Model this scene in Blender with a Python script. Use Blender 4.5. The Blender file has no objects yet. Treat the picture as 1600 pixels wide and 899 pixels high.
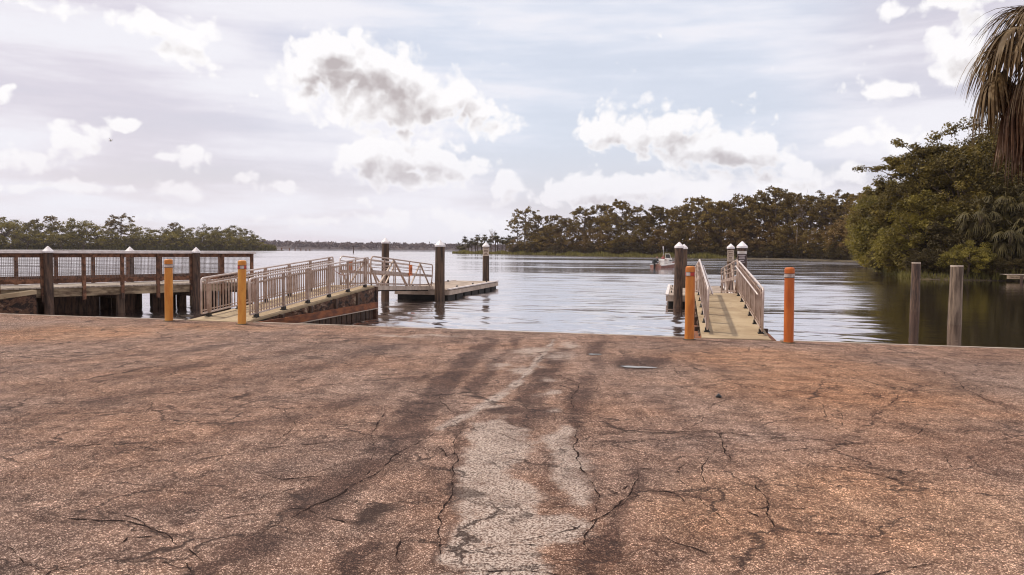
import bpy, math, random
import numpy as np
from mathutils import Matrix, Vector

random.seed(7)
RNG = np.random.default_rng(11)
R = math.radians
scene = bpy.context.scene
COL = scene.collection

# ------------------------------------------------------------------ camera
cam_data = bpy.data.cameras.new('camera')
cam_data.lens = 27.0
cam_data.sensor_width = 36.0
cam_data.clip_start = 0.05
cam_data.clip_end = 9000.0
cam = bpy.data.objects.new('camera', cam_data)
cam.matrix_world = (Matrix.Translation((0, 0, 1.7)) @ Matrix.Rotation(R(90 - 2.84), 4, 'X')
                    @ Matrix.Rotation(R(0.5), 4, 'Z'))
COL.objects.link(cam)
scene.camera = cam

# ------------------------------------------------------------------ view
scene.view_settings.view_transform = 'Standard'
scene.view_settings.look = 'None'
scene.view_settings.gamma = 1.0
scene.view_settings.use_curve_mapping = False
scene.view_settings.exposure = 0.0
scene.render.engine = 'CYCLES'
scene.cycles.use_denoising = True
scene.cycles.filter_width = 1.1
scene.cycles.max_bounces = 4
scene.cycles.diffuse_bounces = 2
scene.cycles.glossy_bounces = 3
scene.cycles.transmission_bounces = 2
scene.cycles.volume_bounces = 0
scene.cycles.use_adaptive_sampling = True
scene.cycles.adaptive_threshold = 0.012
scene.cycles.adaptive_min_samples = 32

SUN_AZ, SUN_EL = R(-62), R(58)

# clouds: azimuth, elevation, angular half-width, angular half-height, weight
CLOUDS = [(-0.209, 0.223, 0.0654, 0.0433, 1), (-0.221, 0.249, 0.0434, 0.0236, 1), (-0.165, 0.207, 0.0647, 0.0395, 1), (-0.093, 0.186, 0.0591, 0.0327, 1), (-0.056, 0.177, 0.0395, 0.0267, 1), (-0.26, 0.217, 0.0372, 0.0238, 1), (-0.271, 0.186, 0.0247, 0.0181, 0.8), (-0.01, 0.163, 0.0182, 0.0143, 0.5), (-0.173, 0.174, 0.0974, 0.0233, 0.8), (-0.133, 0.113, 0.0738, 0.0288, 1), (-0.197, 0.113, 0.0288, 0.0175, 0.9), (-0.084, 0.104, 0.0495, 0.021, 0.9), (-0.051, 0.115, 0.0281, 0.0113, 0.7), (-0.149, 0.088, 0.0695, 0.0129, 0.7), (-0.125, 0.145, 0.0491, 0.0127, 0.5), (0.13, 0.151, 0.05, 0.03, 1), (0.178, 0.143, 0.0679, 0.0345, 1), (0.234, 0.128, 0.0616, 0.0281, 1), (0.296, 0.116, 0.0594, 0.0232, 1), (0.348, 0.105, 0.0432, 0.0153, 0.8), (0.093, 0.156, 0.0229, 0.0206, 0.8), (0.098, 0.077, 0.0732, 0.0179, 0.9), (0.163, 0.076, 0.0638, 0.0162, 0.9), (0.235, 0.074, 0.0617, 0.0175, 0.8), (0.304, 0.085, 0.0878, 0.0218, 0.7), (0.377, 0.084, 0.0627, 0.0228, 0.6), (-0.001, 0.081, 0.0282, 0.0139, 0.8), (0.049, 0.067, 0.0495, 0.0115, 0.6), (-0.501, 0.124, 0.0284, 0.0155, 0.9), (-0.513, 0.116, 0.0177, 0.0127, 0.9), (-0.475, 0.142, 0.0158, 0.0114, 0.9), (-0.566, 0.093, 0.0252, 0.0124, 0.72), (-0.536, 0.065, 0.0505, 0.0057, 0.7), (-0.423, 0.251, 0.0431, 0.0138, 0.72), (-0.392, 0.228, 0.0241, 0.017, 0.6), (-0.406, 0.109, 0.0211, 0.0082, 0.7), (-0.406, 0.066, 0.0127, 0.0075, 0.72), (-0.321, 0.081, 0.0135, 0.0085, 0.8), (-0.28, 0.079, 0.0216, 0.011, 0.9), (-0.313, 0.182, 0.009, 0.0052, 0.6), (0.427, 0.125, 0.0377, 0.014, 0.85), (0.514, 0.222, 0.0258, 0.0254, 0.85), (0.49, 0.273, 0.0466, 0.0092, 0.8), (0.454, 0.181, 0.0185, 0.0099, 0.5), (-0.584, 0.169, 0.0092, 0.0145, 0.7), (-0.205, 0.061, 0.016, 0.0064, 0.6), (-0.182, 0.039, 0.0323, 0.0073, 0.7), (-0.092, 0.036, 0.0496, 0.0091, 0.7), (-0.133, 0.044, 0.0246, 0.0074, 0.6), (-0.261, 0.03, 0.0471, 0.0064, 0.6), (-0.401, 0.037, 0.0285, 0.0068, 0.6), (-0.45, 0.032, 0.017, 0.0045, 0.5), (-0.051, 0.033, 0.0415, 0.0074, 0.6), (-0.307, 0.033, 0.019, 0.0047, 0.5), (-0.547, 0.257, 0.0181, 0.0052, 0.5)]

# ------------------------------------------------------------------ node helpers
class NT:
    def __init__(self, tree):
        self.t = tree
    def n(self, typ, **kw):
        nd = self.t.nodes.new(typ)
        for k, v in kw.items():
            setattr(nd, k, v)
        return nd
    def link(self, a, b):
        self.t.links.new(a, b)
    def put(self, sock, val):
        if val is None:
            return
        if hasattr(val, 'is_output'):
            self.link(val, sock)
        else:
            sock.default_value = val
    def math(self, op, a, b=None, c=None, clamp=False):
        nd = self.n('ShaderNodeMath', operation=op, use_clamp=clamp)
        for i, v in enumerate((a, b, c)):
            self.put(nd.inputs[i], v)
        return nd.outputs[0]
    def vmath(self, op, a, b=None, c=None):
        nd = self.n('ShaderNodeVectorMath', operation=op)
        for i, v in enumerate((a, b, c)):
            self.put(nd.inputs[i], v)
        return nd.outputs['Value'] if op in ('LENGTH', 'DOT_PRODUCT', 'DISTANCE') else nd.outputs[0]
    def mix(self, f, a, b, blend='MIX'):
        nd = self.n('ShaderNodeMix', data_type='RGBA', blend_type=blend)
        self.put(nd.inputs[0], f)
        for i, v in ((6, a), (7, b)):
            if isinstance(v, tuple) and len(v) == 3:
                v = v + (1,)
            self.put(nd.inputs[i], v)
        return nd.outputs[2]
    def mixf(self, f, a, b):
        nd = self.n('ShaderNodeMix', data_type='FLOAT')
        self.put(nd.inputs[0], f); self.put(nd.inputs[2], a); self.put(nd.inputs[3], b)
        return nd.outputs[0]
    dim = '3D'
    def noise(self, vec, scale, detail=3.0, rough=0.5, dist=0.0, color=False):
        nd = self.n('ShaderNodeTexNoise', noise_dimensions=self.dim)
        self.put(nd.inputs['Vector'], vec)
        nd.inputs['Scale'].default_value = scale
        nd.inputs['Detail'].default_value = detail
        nd.inputs['Roughness'].default_value = rough
        nd.inputs['Distortion'].default_value = dist
        return nd.outputs['Color' if color else 'Fac']
    def vor(self, vec, scale, feature='F1', out='Distance', rnd=1.0):
        nd = self.n('ShaderNodeTexVoronoi', feature=feature, voronoi_dimensions=self.dim)
        self.put(nd.inputs['Vector'], vec)
        nd.inputs['Scale'].default_value = scale
        nd.inputs['Randomness'].default_value = rnd
        return nd.outputs[out]
    def ss(self, x, lo, hi, a=0.0, b=1.0):
        nd = self.n('ShaderNodeMapRange', interpolation_type='SMOOTHSTEP')
        self.put(nd.inputs[0], x)
        nd.inputs[1].default_value = lo; nd.inputs[2].default_value = hi
        nd.inputs[3].default_value = a; nd.inputs[4].default_value = b
        return nd.outputs[0]
    def mapping(self, vec, scale=(1, 1, 1), rot=(0, 0, 0), loc=(0, 0, 0)):
        nd = self.n('ShaderNodeMapping')
        self.put(nd.inputs[0], vec)
        nd.inputs[1].default_value = loc; nd.inputs[2].default_value = rot; nd.inputs[3].default_value = scale
        return nd.outputs[0]
    def bump(self, h, dist, strength=1.0, normal=None):
        nd = self.n('ShaderNodeBump')
        nd.inputs['Strength'].default_value = strength
        nd.inputs['Distance'].default_value = dist
        self.put(nd.inputs['Height'], h)
        if normal is not None:
            self.link(normal, nd.inputs['Normal'])
        return nd.outputs[0]

# ------------------------------------------------------------------ world
def build_world():
    grp = bpy.data.node_groups.new('cloud_density', 'ShaderNodeTree')
    grp.interface.new_socket('P', in_out='INPUT', socket_type='NodeSocketVector')
    grp.interface.new_socket('Density', in_out='OUTPUT', socket_type='NodeSocketFloat')
    grp.interface.new_socket('Body', in_out='OUTPUT', socket_type='NodeSocketFloat')
    g = NT(grp); g.dim = '2D'
    gi = g.n('NodeGroupInput').outputs[0]
    go = g.n('NodeGroupOutput')
    wn = g.noise(gi, 11.0, 4.0, 0.55, color=True)
    wv = g.vmath('MULTIPLY_ADD', g.vmath('SUBTRACT', wn, (0.5, 0.5, 0.5)), (0.060, 0.040, 0.0), gi)
    f = None
    for (a, e, ra, re, k) in CLOUDS:
        if k < .9: k -= .12
        q = g.vmath('MULTIPLY_ADD', wv, (.96 / ra, .96 / re, 0.0), (-.96 * a / ra, -.96 * e / re, 0.0))
        v = g.math('MULTIPLY_ADD', g.vmath('LENGTH', q), -k, k)
        f = v if f is None else g.math('MAXIMUM', f, v)
    sep = g.n('ShaderNodeSeparateXYZ'); g.link(gi, sep.inputs[0])
    # scattered cumulus over the rest of the sky
    away = g.math('MAXIMUM', g.ss(g.math('ABSOLUTE', sep.outputs[0]), 0.62, 0.8), g.ss(sep.outputs[1], 0.32, 0.42))
    band = g.math('MULTIPLY', g.ss(sep.outputs[1], 0.01, 0.08), g.ss(sep.outputs[1], 1.0, 0.45))
    big = g.noise(g.mapping(gi, scale=(1.0, 1.7, 1.0)), 4.2, 2.0, 0.5)
    puff = g.math('MULTIPLY', g.math('MULTIPLY_ADD', big, 4.2, -2.35), g.math('MULTIPLY', away, band))
    f = g.math('MAXIMUM', f, g.math('MULTIPLY_ADD', g.math('MULTIPLY', away, band), 0.6, g.math('SUBTRACT', puff, 0.6)))
    n0 = g.noise(gi, 9.0, 3.0, 0.5)
    n1 = g.noise(gi, 24.0, 8.0, 0.57)
    cell = g.vor(g.vmath('MULTIPLY_ADD', g.vmath('SUBTRACT', wn, (0.5, 0.5, 0.5)), (0.05, 0.05, 0), gi), 34.0, 'F1')
    cell2 = g.vor(wv, 85.0, 'F1')
    billow = g.math('MULTIPLY_ADD', cell, -0.75, g.math('MULTIPLY_ADD', cell2, -0.40, 0.52))
    body = g.math('MULTIPLY_ADD', n0, 1.2, g.math('SUBTRACT', f, 0.52))
    d = g.math('ADD', g.math('ADD', body, g.math('MULTIPLY_ADD', n1, 1.35, -0.69)), billow)
    g.link(d, go.inputs[0])
    g.link(g.math('ADD', body, g.math('MULTIPLY_ADD', n1, 0.8, g.math('MULTIPLY_ADD', billow, 0.30, -0.22))), go.inputs[1])

    world = bpy.data.worlds.new('World')
    scene.world = world
    world.use_nodes = True
    world.cycles.sampling_method = 'MANUAL'
    world.cycles.sample_map_resolution = 512
    t = NT(world.node_tree); t.dim = '2D'
    world.node_tree.nodes.clear()
    tc = t.n('ShaderNodeTexCoord').outputs['Generated']
    s = t.n('ShaderNodeSeparateXYZ'); t.link(tc, s.inputs[0])
    az = t.math('ARCTAN2', s.outputs[0], s.outputs[1])
    el = t.math('ARCSINE', s.outputs[2])
    cb = t.n('ShaderNodeCombineXYZ'); t.link(az, cb.inputs[0]); t.link(el, cb.inputs[1])
    P = cb.outputs[0]
    def dens(off):
        nd = t.n('ShaderNodeGroup'); nd.node_tree = grp
        t.link(t.vmath('ADD', P, off), nd.inputs[0])
        return nd.outputs
    d0, b0 = dens((0, 0, 0))
    d1, b1 = dens((-0.008, 0.020, 0))
    sky = t.n('ShaderNodeTexSky', sky_type='NISHITA')
    sky.sun_disc = False
    sky.sun_elevation = SUN_EL
    sky.sun_rotation = SUN_AZ
    sky.air_density = 1.0; sky.dust_density = 2.0
    nish = t.vmath('SCALE', sky.outputs[0]); nish.node.inputs[3].default_value = 0.10
    # thin cirrus veil over the whole sky
    st = t.noise(t.mapping(P, scale=(1.4, 9.0, 1.0), rot=(0, 0, R(-5))), 1.6, 5.0, 0.55)
    pk = t.noise(t.mapping(P, scale=(1.0, 1.4, 1.0), loc=(3.1, 0.7, 0)), 1.3, 2.0, 0.5)
    veil = t.mix(t.math('MULTIPLY', t.ss(t.math('ABSOLUTE', t.math('SUBTRACT', az, 0.10)), 0.62, 0.16), t.ss(pk, 0.25, 0.55)), (0.78, 0.72, 0.80), (0.79, 0.83, 0.94))
    veil = t.mix(t.ss(el, 0.16, 0.0), veil, (0.85, 0.79, 0.85))
    wt = t.mix(t.ss(st, 0.38, 0.66), veil, (0.90, 0.89, 0.95))
    thin = t.math('MULTIPLY_ADD', t.ss(st, 0.30, 0.60), 0.22, 0.78)
    base = t.mix(t.math('MAXIMUM', thin, t.ss(el, 0.12, 0.0)), nish, wt)
    alpha = t.ss(d0, -0.06, 0.42)
    thick = t.math('MULTIPLY', t.ss(b1, 0.30, 1.35), t.ss(b0, 0.05, 0.9))
    relief = t.math('MULTIPLY', t.math('SUBTRACT', d0, d1), 0.42)
    thick = t.math('SUBTRACT', thick, relief, clamp=True)
    thick = t.math('MULTIPLY', thick, t.ss(d0, 0.1, 0.7))
    cc = t.mix(thick, (1.02, 1.0, 1.01), (0.53, 0.475, 0.48))
    haze = t.ss(el, 0.17, 0.02, 0.0, 0.62)
    cc = t.mix(haze, cc, wt)
    col = t.mix(t.math('MULTIPLY', alpha, 0.96), base, cc)
    bg = t.n('ShaderNodeBackground'); t.link(col, bg.inputs[0]); bg.inputs[1].default_value = 1.0
    out = t.n('ShaderNodeOutputWorld'); t.link(bg.outputs[0], out.inputs[0])
build_world()

sun_data = bpy.data.lights.new('sun', 'SUN')
sun_data.energy = 3.3
sun_data.angle = R(3.0)
sun_data.color = (1.0, 0.90, 0.76)
sun = bpy.data.objects.new('sun', sun_data)
sdir = Vector((math.sin(SUN_AZ) * math.cos(SUN_EL), math.cos(SUN_AZ) * math.cos(SUN_EL), math.sin(SUN_EL)))
sun.rotation_euler = sdir.to_track_quat('Z', 'Y').to_euler()
COL.objects.link(sun)

# ------------------------------------------------------------------ mesh helpers
TH = R(12.13)                     # the boat ramp runs out 12 degrees right of the view axis
ST, CT = math.sin(TH), math.cos(TH)
def W(v, u, z=0.0):               # ramp coordinates: v across, u outwards
    return Vector((v * CT + u * ST, -v * ST + u * CT, z))
WATER = -0.5
ROOTM = {}

class MB:
    def __init__(self):
        self.v = []; self.f = []
    def add(self, vs, fs):
        b = len(self.v)
        self.v += [Vector(x) for x in vs]
        self.f += [tuple(b + i for i in q) for q in fs]
        return self
    def hexa(self, p):            # 4 bottom, 4 top, counter-clockwise seen from above
        return self.add(p, [(3, 2, 1, 0), (4, 5, 6, 7), (0, 1, 5, 4), (1, 2, 6, 5), (2, 3, 7, 6), (3, 0, 4, 7)])
    def box(self, c, s, rz=0.0):
        m = Matrix.Translation(c) @ Matrix.Rotation(rz, 4, 'Z')
        x, y, z = s[0] / 2, s[1] / 2, s[2] / 2
        return self.hexa([m @ Vector(q) for q in ((-x, -y, -z), (x, -y, -z), (x, y, -z), (-x, y, -z),
                                                  (-x, -y, z), (x, -y, z), (x, y, z), (-x, y, z))])
    def bar(self, a, b, w, h, up=(0, 0, 1)):
        a, b = Vector(a), Vector(b)
        d = (b - a).normalized()
        s = d.cross(Vector(up))
        if s.length < 1e-4:
            s = d.cross(Vector((1, 0, 0)))
        s.normalize(); n = s.cross(d).normalized()
        s *= w / 2; n *= h / 2
        return self.hexa([a - s - n, a + s - n, b + s - n, b - s - n, a - s + n, a + s + n, b + s + n, b - s + n])
    def tube(self, pts, rad, n=8, cap=True):
        pts = [Vector(p) for p in pts]
        if not hasattr(rad, '__len__'):
            rad = [rad] * len(pts)
        b = len(self.v)
        ref = None
        for i, p in enumerate(pts):
            d = (pts[min(i + 1, len(pts) - 1)] - pts[max(i - 1, 0)]).normalized()
            if ref is None:
                ref = d.cross(Vector((0, 0, 1)))
                if ref.length < 1e-3:
                    ref = Vector((1, 0, 0))
            s = (ref - d * ref.dot(d)).normalized(); ref = s
            t = d.cross(s)
            for k in range(n):
                a = 2 * math.pi * k / n
                self.v.append(p + (s * math.cos(a) + t * math.sin(a)) * rad[i])
        for i in range(len(pts) - 1):
            for k in range(n):
                k2 = (k + 1) % n
                self.f.append((b + i * n + k, b + i * n + k2, b + (i + 1) * n + k2, b + (i + 1) * n + k))
        if cap:
            self.f.append(tuple(b + k for k in reversed(range(n))))
            self.f.append(tuple(b + (len(pts) - 1) * n + k for k in range(n)))
        return self
    def cone(self, c, r, h, n=16, lip=0.05):
        c = Vector(c)
        ring = lambda rr, z: [c + Vector((rr * math.cos(2 * math.pi * k / n), rr * math.sin(2 * math.pi * k / n), z)) for k in range(n)]
        vs = ring(r, -lip) + ring(r, 0.0) + ring(r * 0.08, h)
        fs = [tuple(reversed(range(n)))]
        for j in range(2):
            for k in range(n):
                k2 = (k + 1) % n
                fs.append((j * n + k, j * n + k2, (j + 1) * n + k2, (j + 1) * n + k))
        fs.append(tuple(range(2 * n, 3 * n)))
        return self.add(vs, fs)
    def mesh(self, name, mat=None, M=None, smooth=False):
        me = bpy.data.meshes.new(name)
        Mi = M.inverted() if M is not None else None
        me.from_pydata([tuple(Mi @ q) if Mi else tuple(q) for q in self.v], [], self.f)
        if mat: me.materials.append(mat)
        if smooth:
            me.shade_smooth()
        me.update()
        return me
    def build(self, name, mat, parent=None, smooth=False, bevel=0.0):
        M = ROOTM[parent.name] if parent is not None else None
        o = bpy.data.objects.new(name, self.mesh(name, mat, M, smooth))
        COL.objects.link(o)
        if parent is not None:
            o.parent = parent
            ROOTM[o.name] = M
        if bevel:
            m = o.modifiers.new('bevel', 'BEVEL'); m.width = bevel; m.segments = 2; m.limit_method = 'ANGLE'
        return o

def np_mesh(name, V, Fq, mat, smooth=False):
    """V (n,3) float, Fq (m,k) int: fast mesh from arrays"""
    me = bpy.data.meshes.new(name)
    k = Fq.shape[1]
    me.vertices.add(len(V)); me.vertices.foreach_set('co', np.ascontiguousarray(V, np.float32).ravel())
    me.loops.add(Fq.size); me.loops.foreach_set('vertex_index', np.ascontiguousarray(Fq, np.int32).ravel())
    me.polygons.add(len(Fq))
    me.polygons.foreach_set('loop_start', np.arange(0, Fq.size, k, dtype=np.int32))
    me.materials.append(mat)
    me.update(calc_edges=True)
    if smooth:
        me.shade_smooth()
    return me

def tag(o, label=None, cat=None, group=None, kind=None):
    if label: o['label'] = label
    if cat: o['category'] = cat
    if group: o['group'] = group
    if kind: o['kind'] = kind
    return o
def thing(name, loc, rz, label, cat, group=None, M=None):
    o = bpy.data.objects.new(name, None)
    o.empty_display_size = 0.2
    COL.objects.link(o)
    if M is None:
        M = Matrix.Translation(loc) @ Matrix.Rotation(rz, 4, 'Z')
    o.matrix_world = M
    ROOTM[o.name] = M
    return tag(o, label, cat, group)
def single(o_mb, name, mat, loc, rz, label, cat, group=None, smooth=False, bevel=0.0):
    """a thing that is one mesh, with its origin at its base"""
    M = Matrix.Translation(loc) @ Matrix.Rotation(rz, 4, 'Z')
    o = bpy.data.objects.new(name, o_mb.mesh(name, mat, M, smooth))
    COL.objects.link(o); o.matrix_world = M; ROOTM[o.name] = M
    if bevel:
        m = o.modifiers.new('bevel', 'BEVEL'); m.width = bevel; m.segments = 2; m.limit_method = 'ANGLE'
    return tag(o, label, cat, group)
def piece(name, me, parent, world_m):
    """a repeated part sharing mesh data"""
    o = bpy.data.objects.new(name, me)
    COL.objects.link(o)
    o.parent = parent
    o.matrix_basis = ROOTM[parent.name].inverted() @ world_m
    ROOTM[o.name] = world_m
    return o
def copy_tree(o, parent=None):
    c = o.copy(); COL.objects.link(c)
    c.parent = parent
    for ch in list(o.children):
        copy_tree(ch, c)
    return c
RZ = -TH

# ------------------------------------------------------------------ materials
def new_mat(name):
    m = bpy.data.materials.new(name); m.use_nodes = True
    t = NT(m.node_tree); m.node_tree.nodes.clear()
    p = t.n('ShaderNodeBsdfPrincipled'); o = t.n('ShaderNodeOutputMaterial')
    t.link(p.outputs[0], o.inputs[0])
    return m, t, p, o
def setp(t, p, color=None, rough=None, metal=None, spec=None, normal=None):
    if color is not None:
        t.put(p.inputs['Base Color'], color + (1,) if isinstance(color, tuple) and len(color) == 3 else color)
    if rough is not None: t.put(p.inputs['Roughness'], rough)
    if metal is not None: p.inputs['Metallic'].default_value = metal
    if spec is not None: p.inputs['Specular IOR Level'].default_value = spec
    if normal is not None: t.link(normal, p.inputs['Normal'])
def simple(name, c1, c2, scale=3.0, rough=0.6, metal=0.0, bump=0.0, stretch=(1, 1, 1), lo=0.35, hi=0.65, detail=5, rv=0.0):
    m, t, p, o = new_mat(name)
    co = t.n('ShaderNodeTexCoord').outputs['Object']
    oi = t.n('ShaderNodeObjectInfo')
    shift = t.vmath('SCALE', oi.outputs['Location']); shift.node.inputs[3].default_value = 0.37
    q = t.mapping(t.vmath('ADD', co, shift), scale=stretch)
    n = t.noise(q, scale, detail, 0.6)
    c = t.mix(t.ss(n, lo, hi), c1, c2)
    if rv:
        k = t.math('MULTIPLY_ADD', oi.outputs['Random'], rv, 1 - rv / 2)
        kk = t.n('ShaderNodeCombineXYZ')
        for i in range(3): t.link(k, kk.inputs[i])
        c = t.mix(1.0, c, kk.outputs[0], 'MULTIPLY')
    setp(t, p, c, t.math('MULTIPLY_ADD', n, 0.3, rough - 0.15), metal)
    if bump:
        setp(t, p, normal=t.bump(t.noise(q, scale * 3, 5, 0.65), bump))
    return m

M_DARKWOOD = simple('creosoted_timber', (0.035, 0.020, 0.014), (0.115, 0.066, 0.042), 5.0, 0.8, bump=0.01, stretch=(3, 3, 0.5))
M_PILE = simple('piling_timber', (0.030, 0.018, 0.012), (0.125, 0.075, 0.046), 3.0, 0.8, bump=0.02, stretch=(4, 4, 0.35))
M_PALEPILE = simple('bleached_piling', (0.07, 0.045, 0.03), (0.23, 0.165, 0.115), 3.0, 0.85, bump=0.02, stretch=(4, 4, 0.4))
M_CAP = simple('white_plastic_cap', (0.62, 0.57, 0.56), (0.80, 0.76, 0.76), 6.0, 0.45)
M_RAILWOOD = simple('boardwalk_timber', (0.062, 0.026, 0.013), (0.20, 0.090, 0.048), 6.0, 0.8, bump=0.008, stretch=(1.2, 1.2, 1.2), rv=0.5)
M_CAPWOOD = simple('pale_cap_board', (0.56, 0.49, 0.46), (0.74, 0.67, 0.64), 4.0, 0.6, bump=0.004)  # sky sheen of the cap rail put into a paler wood colour
M_FASCIA = simple('stained_fascia', (0.075, 0.045, 0.025), (0.36, 0.27, 0.17), 2.2, 0.85, bump=0.01, stretch=(0.7, 0.7, 2.2))
M_PLANK = simple('deck_plank', (0.20, 0.155, 0.12), (0.40, 0.33, 0.27), 4.0, 0.75, bump=0.004, rv=0.35)
M_DOCKDECK = simple('floating_dock_deck', (0.27, 0.20, 0.15), (0.42, 0.33, 0.26), 2.0, 0.75, bump=0.004, rv=0.25)
M_ALU = simple('weathered_aluminium', (0.30, 0.205, 0.155), (0.47, 0.35, 0.285), 5.0, 0.45, metal=0.25)
M_ALUB = simple('polished_rail_tube', (0.50, 0.40, 0.35), (0.66, 0.56, 0.51), 5.0, 0.35, metal=0.25)
M_CHORD = simple('gangway_beam', (0.34, 0.25, 0.19), (0.50, 0.40, 0.32), 3.0, 0.5, metal=0.2)
M_FLOAT = simple('black_float', (0.008, 0.007, 0.006), (0.03, 0.024, 0.02), 2.0, 0.8)
M_WIRE = simple('galvanised_wire', (0.12, 0.09, 0.08), (0.22, 0.18, 0.16), 5.0, 0.5, metal=0.5)
M_REDTAPE = simple('red_reflective_tape', (0.42, 0.03, 0.02), (0.55, 0.05, 0.03), 8.0, 0.35)
M_WHITETAPE = simple('white_reflective_tape', (0.36, 0.30, 0.27), (0.60, 0.53, 0.50), 12.0, 0.4)
M_BLACKTAPE = simple('dark_tape_edge', (0.02, 0.012, 0.01), (0.05, 0.03, 0.02), 8.0, 0.6)
M_SIGNO = simple('orange_sign_paint', (0.55, 0.11, 0.012), (0.68, 0.17, 0.025), 6.0, 0.4)
M_SIGNW = simple('cream_sign_face', (0.42, 0.33, 0.25), (0.55, 0.45, 0.36), 6.0, 0.5)
M_SIGND = simple('dark_sign_face', (0.045, 0.03, 0.03), (0.09, 0.06, 0.055), 6.0, 0.5)
M_INK = simple('sign_ink', (0.05, 0.015, 0.008), (0.09, 0.03, 0.015), 6.0, 0.6)
M_INKW = simple('sign_white_print', (0.50, 0.43, 0.42), (0.60, 0.53, 0.52), 6.0, 0.5)
M_WHITE = simple('white_gelcoat', (0.70, 0.66, 0.63), (0.80, 0.77, 0.75), 3.0, 0.25)
M_HULL = simple('dull_red_hull', (0.22, 0.10, 0.075), (0.30, 0.15, 0.11), 3.0, 0.35)
M_BLACK = simple('black_plastic', (0.008, 0.008, 0.009), (0.02, 0.02, 0.02), 4.0, 0.35)
M_CHAIN = simple('red_chain', (0.20, 0.04, 0.04), (0.30, 0.10, 0.09), 20.0, 0.5)

def bollard_mat():
    m, t, p, o = new_mat('orange_bollard_paint')
    co = t.n('ShaderNodeTexCoord').outputs['Object']
    oi = t.n('ShaderNodeObjectInfo')
    sh = t.vmath('SCALE', oi.outputs['Location']); sh.node.inputs[3].default_value = 1.7
    q = t.vmath('ADD', co, sh)
    n = t.noise(t.mapping(q, scale=(3, 3, 0.8)), 2.2, 6, 0.6)
    # faded yellow-orange posts and a redder pair
    hue = t.n('ShaderNodeAttribute', attribute_type='OBJECT', attribute_name='redder')
    ca = t.mix(t.ss(n, 0.32, 0.68), (0.53, 0.195, 0.024), (0.67, 0.315, 0.052))
    cb = t.mix(t.ss(n, 0.32, 0.68), (0.42, 0.085, 0.010), (0.58, 0.15, 0.020))
    c = t.mix(hue.outputs['Fac'], ca, cb)
    scr = t.noise(t.mapping(q, scale=(5, 5, 2.0)), 3.5, 7, 0.7, 0.6)
    c = t.mix(t.math('MULTIPLY', t.ss(scr, 0.62, 0.72), 0.8), c, (0.10, 0.03, 0.012))
    setp(t, p, c, 0.55)
    setp(t, p, normal=t.bump(t.noise(t.mapping(q, scale=(8, 8, 1)), 6, 4, 0.6), 0.006))
    return m
M_BOLLARD = bollard_mat()

def concrete_mat(name, c1, c2, c3, grit=0.006):
    m, t, p, o = new_mat(name)
    co = t.n('ShaderNodeNewGeometry').outputs['Position']
    n = t.noise(co, 1.1, 6, 0.65)
    n2 = t.noise(t.mapping(co, scale=(1, 1, 1.5)), 4.5, 6, 0.7, 0.4)
    c = t.mix(t.ss(n, 0.35, 0.65), c1, c2)
    c = t.mix(t.math('MULTIPLY', t.ss(n2, 0.56, 0.68), 0.8), c, c3)
    setp(t, p, c, 0.85)
    setp(t, p, normal=t.bump(t.noise(co, 45, 4, 0.7), grit))
    return m
M_CONC = concrete_mat('approach_concrete', (0.30, 0.215, 0.125), (0.42, 0.32, 0.20), (0.20, 0.125, 0.07))
M_KERB = concrete_mat('edge_concrete', (0.34, 0.26, 0.20), (0.46, 0.38, 0.31), (0.18, 0.12, 0.08))
M_RAMP = concrete_mat('ramp_concrete', (0.16, 0.13, 0.10), (0.24, 0.20, 0.16), (0.08, 0.06, 0.04))
def flaky_mat():
    m, t, p, o = new_mat('weathered_bulkhead')
    co = t.n('ShaderNodeNewGeometry').outputs['Position']
    w = t.vmath('MULTIPLY_ADD', t.noise(co, 3.0, 3, 0.6, color=True), (0.35, 0.35, 0.35), co)
    n = t.noise(t.mapping(w, scale=(1, 1, 1.9)), 3.2, 7, 0.72)
    n2 = t.noise(w, 1.6, 3, 0.5)
    c = t.mix(t.ss(n, 0.42, 0.52), (0.018, 0.010, 0.007), (0.105, 0.050, 0.028))
    c = t.mix(t.math('MULTIPLY', t.ss(n, 0.55, 0.62), t.ss(n2, 0.44, 0.6)), c, (0.33, 0.24, 0.165))
    setp(t, p, c, 0.9)
    setp(t, p, normal=t.bump(n, 0.05))
    return m
M_FLAKY = flaky_mat()
M_RUST = simple('rust_stained_waler', (0.10, 0.030, 0.012), (0.25, 0.082, 0.026), 2.5, 0.8, bump=0.01, stretch=(1, 1, 3))

def leaf_mat(name, c1, c2, c3, trans=0.36, scale=0.55):
    m, t, p, o = new_mat(name)
    co = t.n('ShaderNodeTexCoord').outputs['Object']
    oi = t.n('ShaderNodeObjectInfo')
    n = t.noise(co, scale, 3, 0.6)
    n2 = t.noise(co, 5.5, 2, 0.5)
    c = t.mix(t.ss(n, 0.36, 0.64), c1, c2)
    c = t.mix(t.math('MULTIPLY', t.ss(n2, 0.54, 0.72), 0.7), c, c3)
    k = t.math('MULTIPLY_ADD', oi.outputs['Random'], 0.5, 0.75)
    kk = t.n('ShaderNodeCombineXYZ')
    for i in range(3): t.link(k, kk.inputs[i])
    c = t.mix(1.0, c, kk.outputs[0], 'MULTIPLY')
    setp(t, p, c, 0.6, spec=0.22)
    tr = t.n('ShaderNodeBsdfTranslucent'); t.link(c, tr.inputs[0])
    ms = t.n('ShaderNodeMixShader'); ms.inputs[0].default_value = trans
    t.link(p.outputs[0], ms.inputs[1]); t.link(tr.outputs[0], ms.inputs[2])
    t.link(ms.outputs[0], o.inputs[0])
    return m
M_LEAFA = leaf_mat('olive_oak_leaves', (0.090, 0.068, 0.013), (0.23, 0.180, 0.030), (0.36, 0.270, 0.055))
M_LEAFB = leaf_mat('dark_pine_needles', (0.085, 0.054, 0.014), (0.19, 0.130, 0.030), (0.32, 0.215, 0.055))
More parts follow.
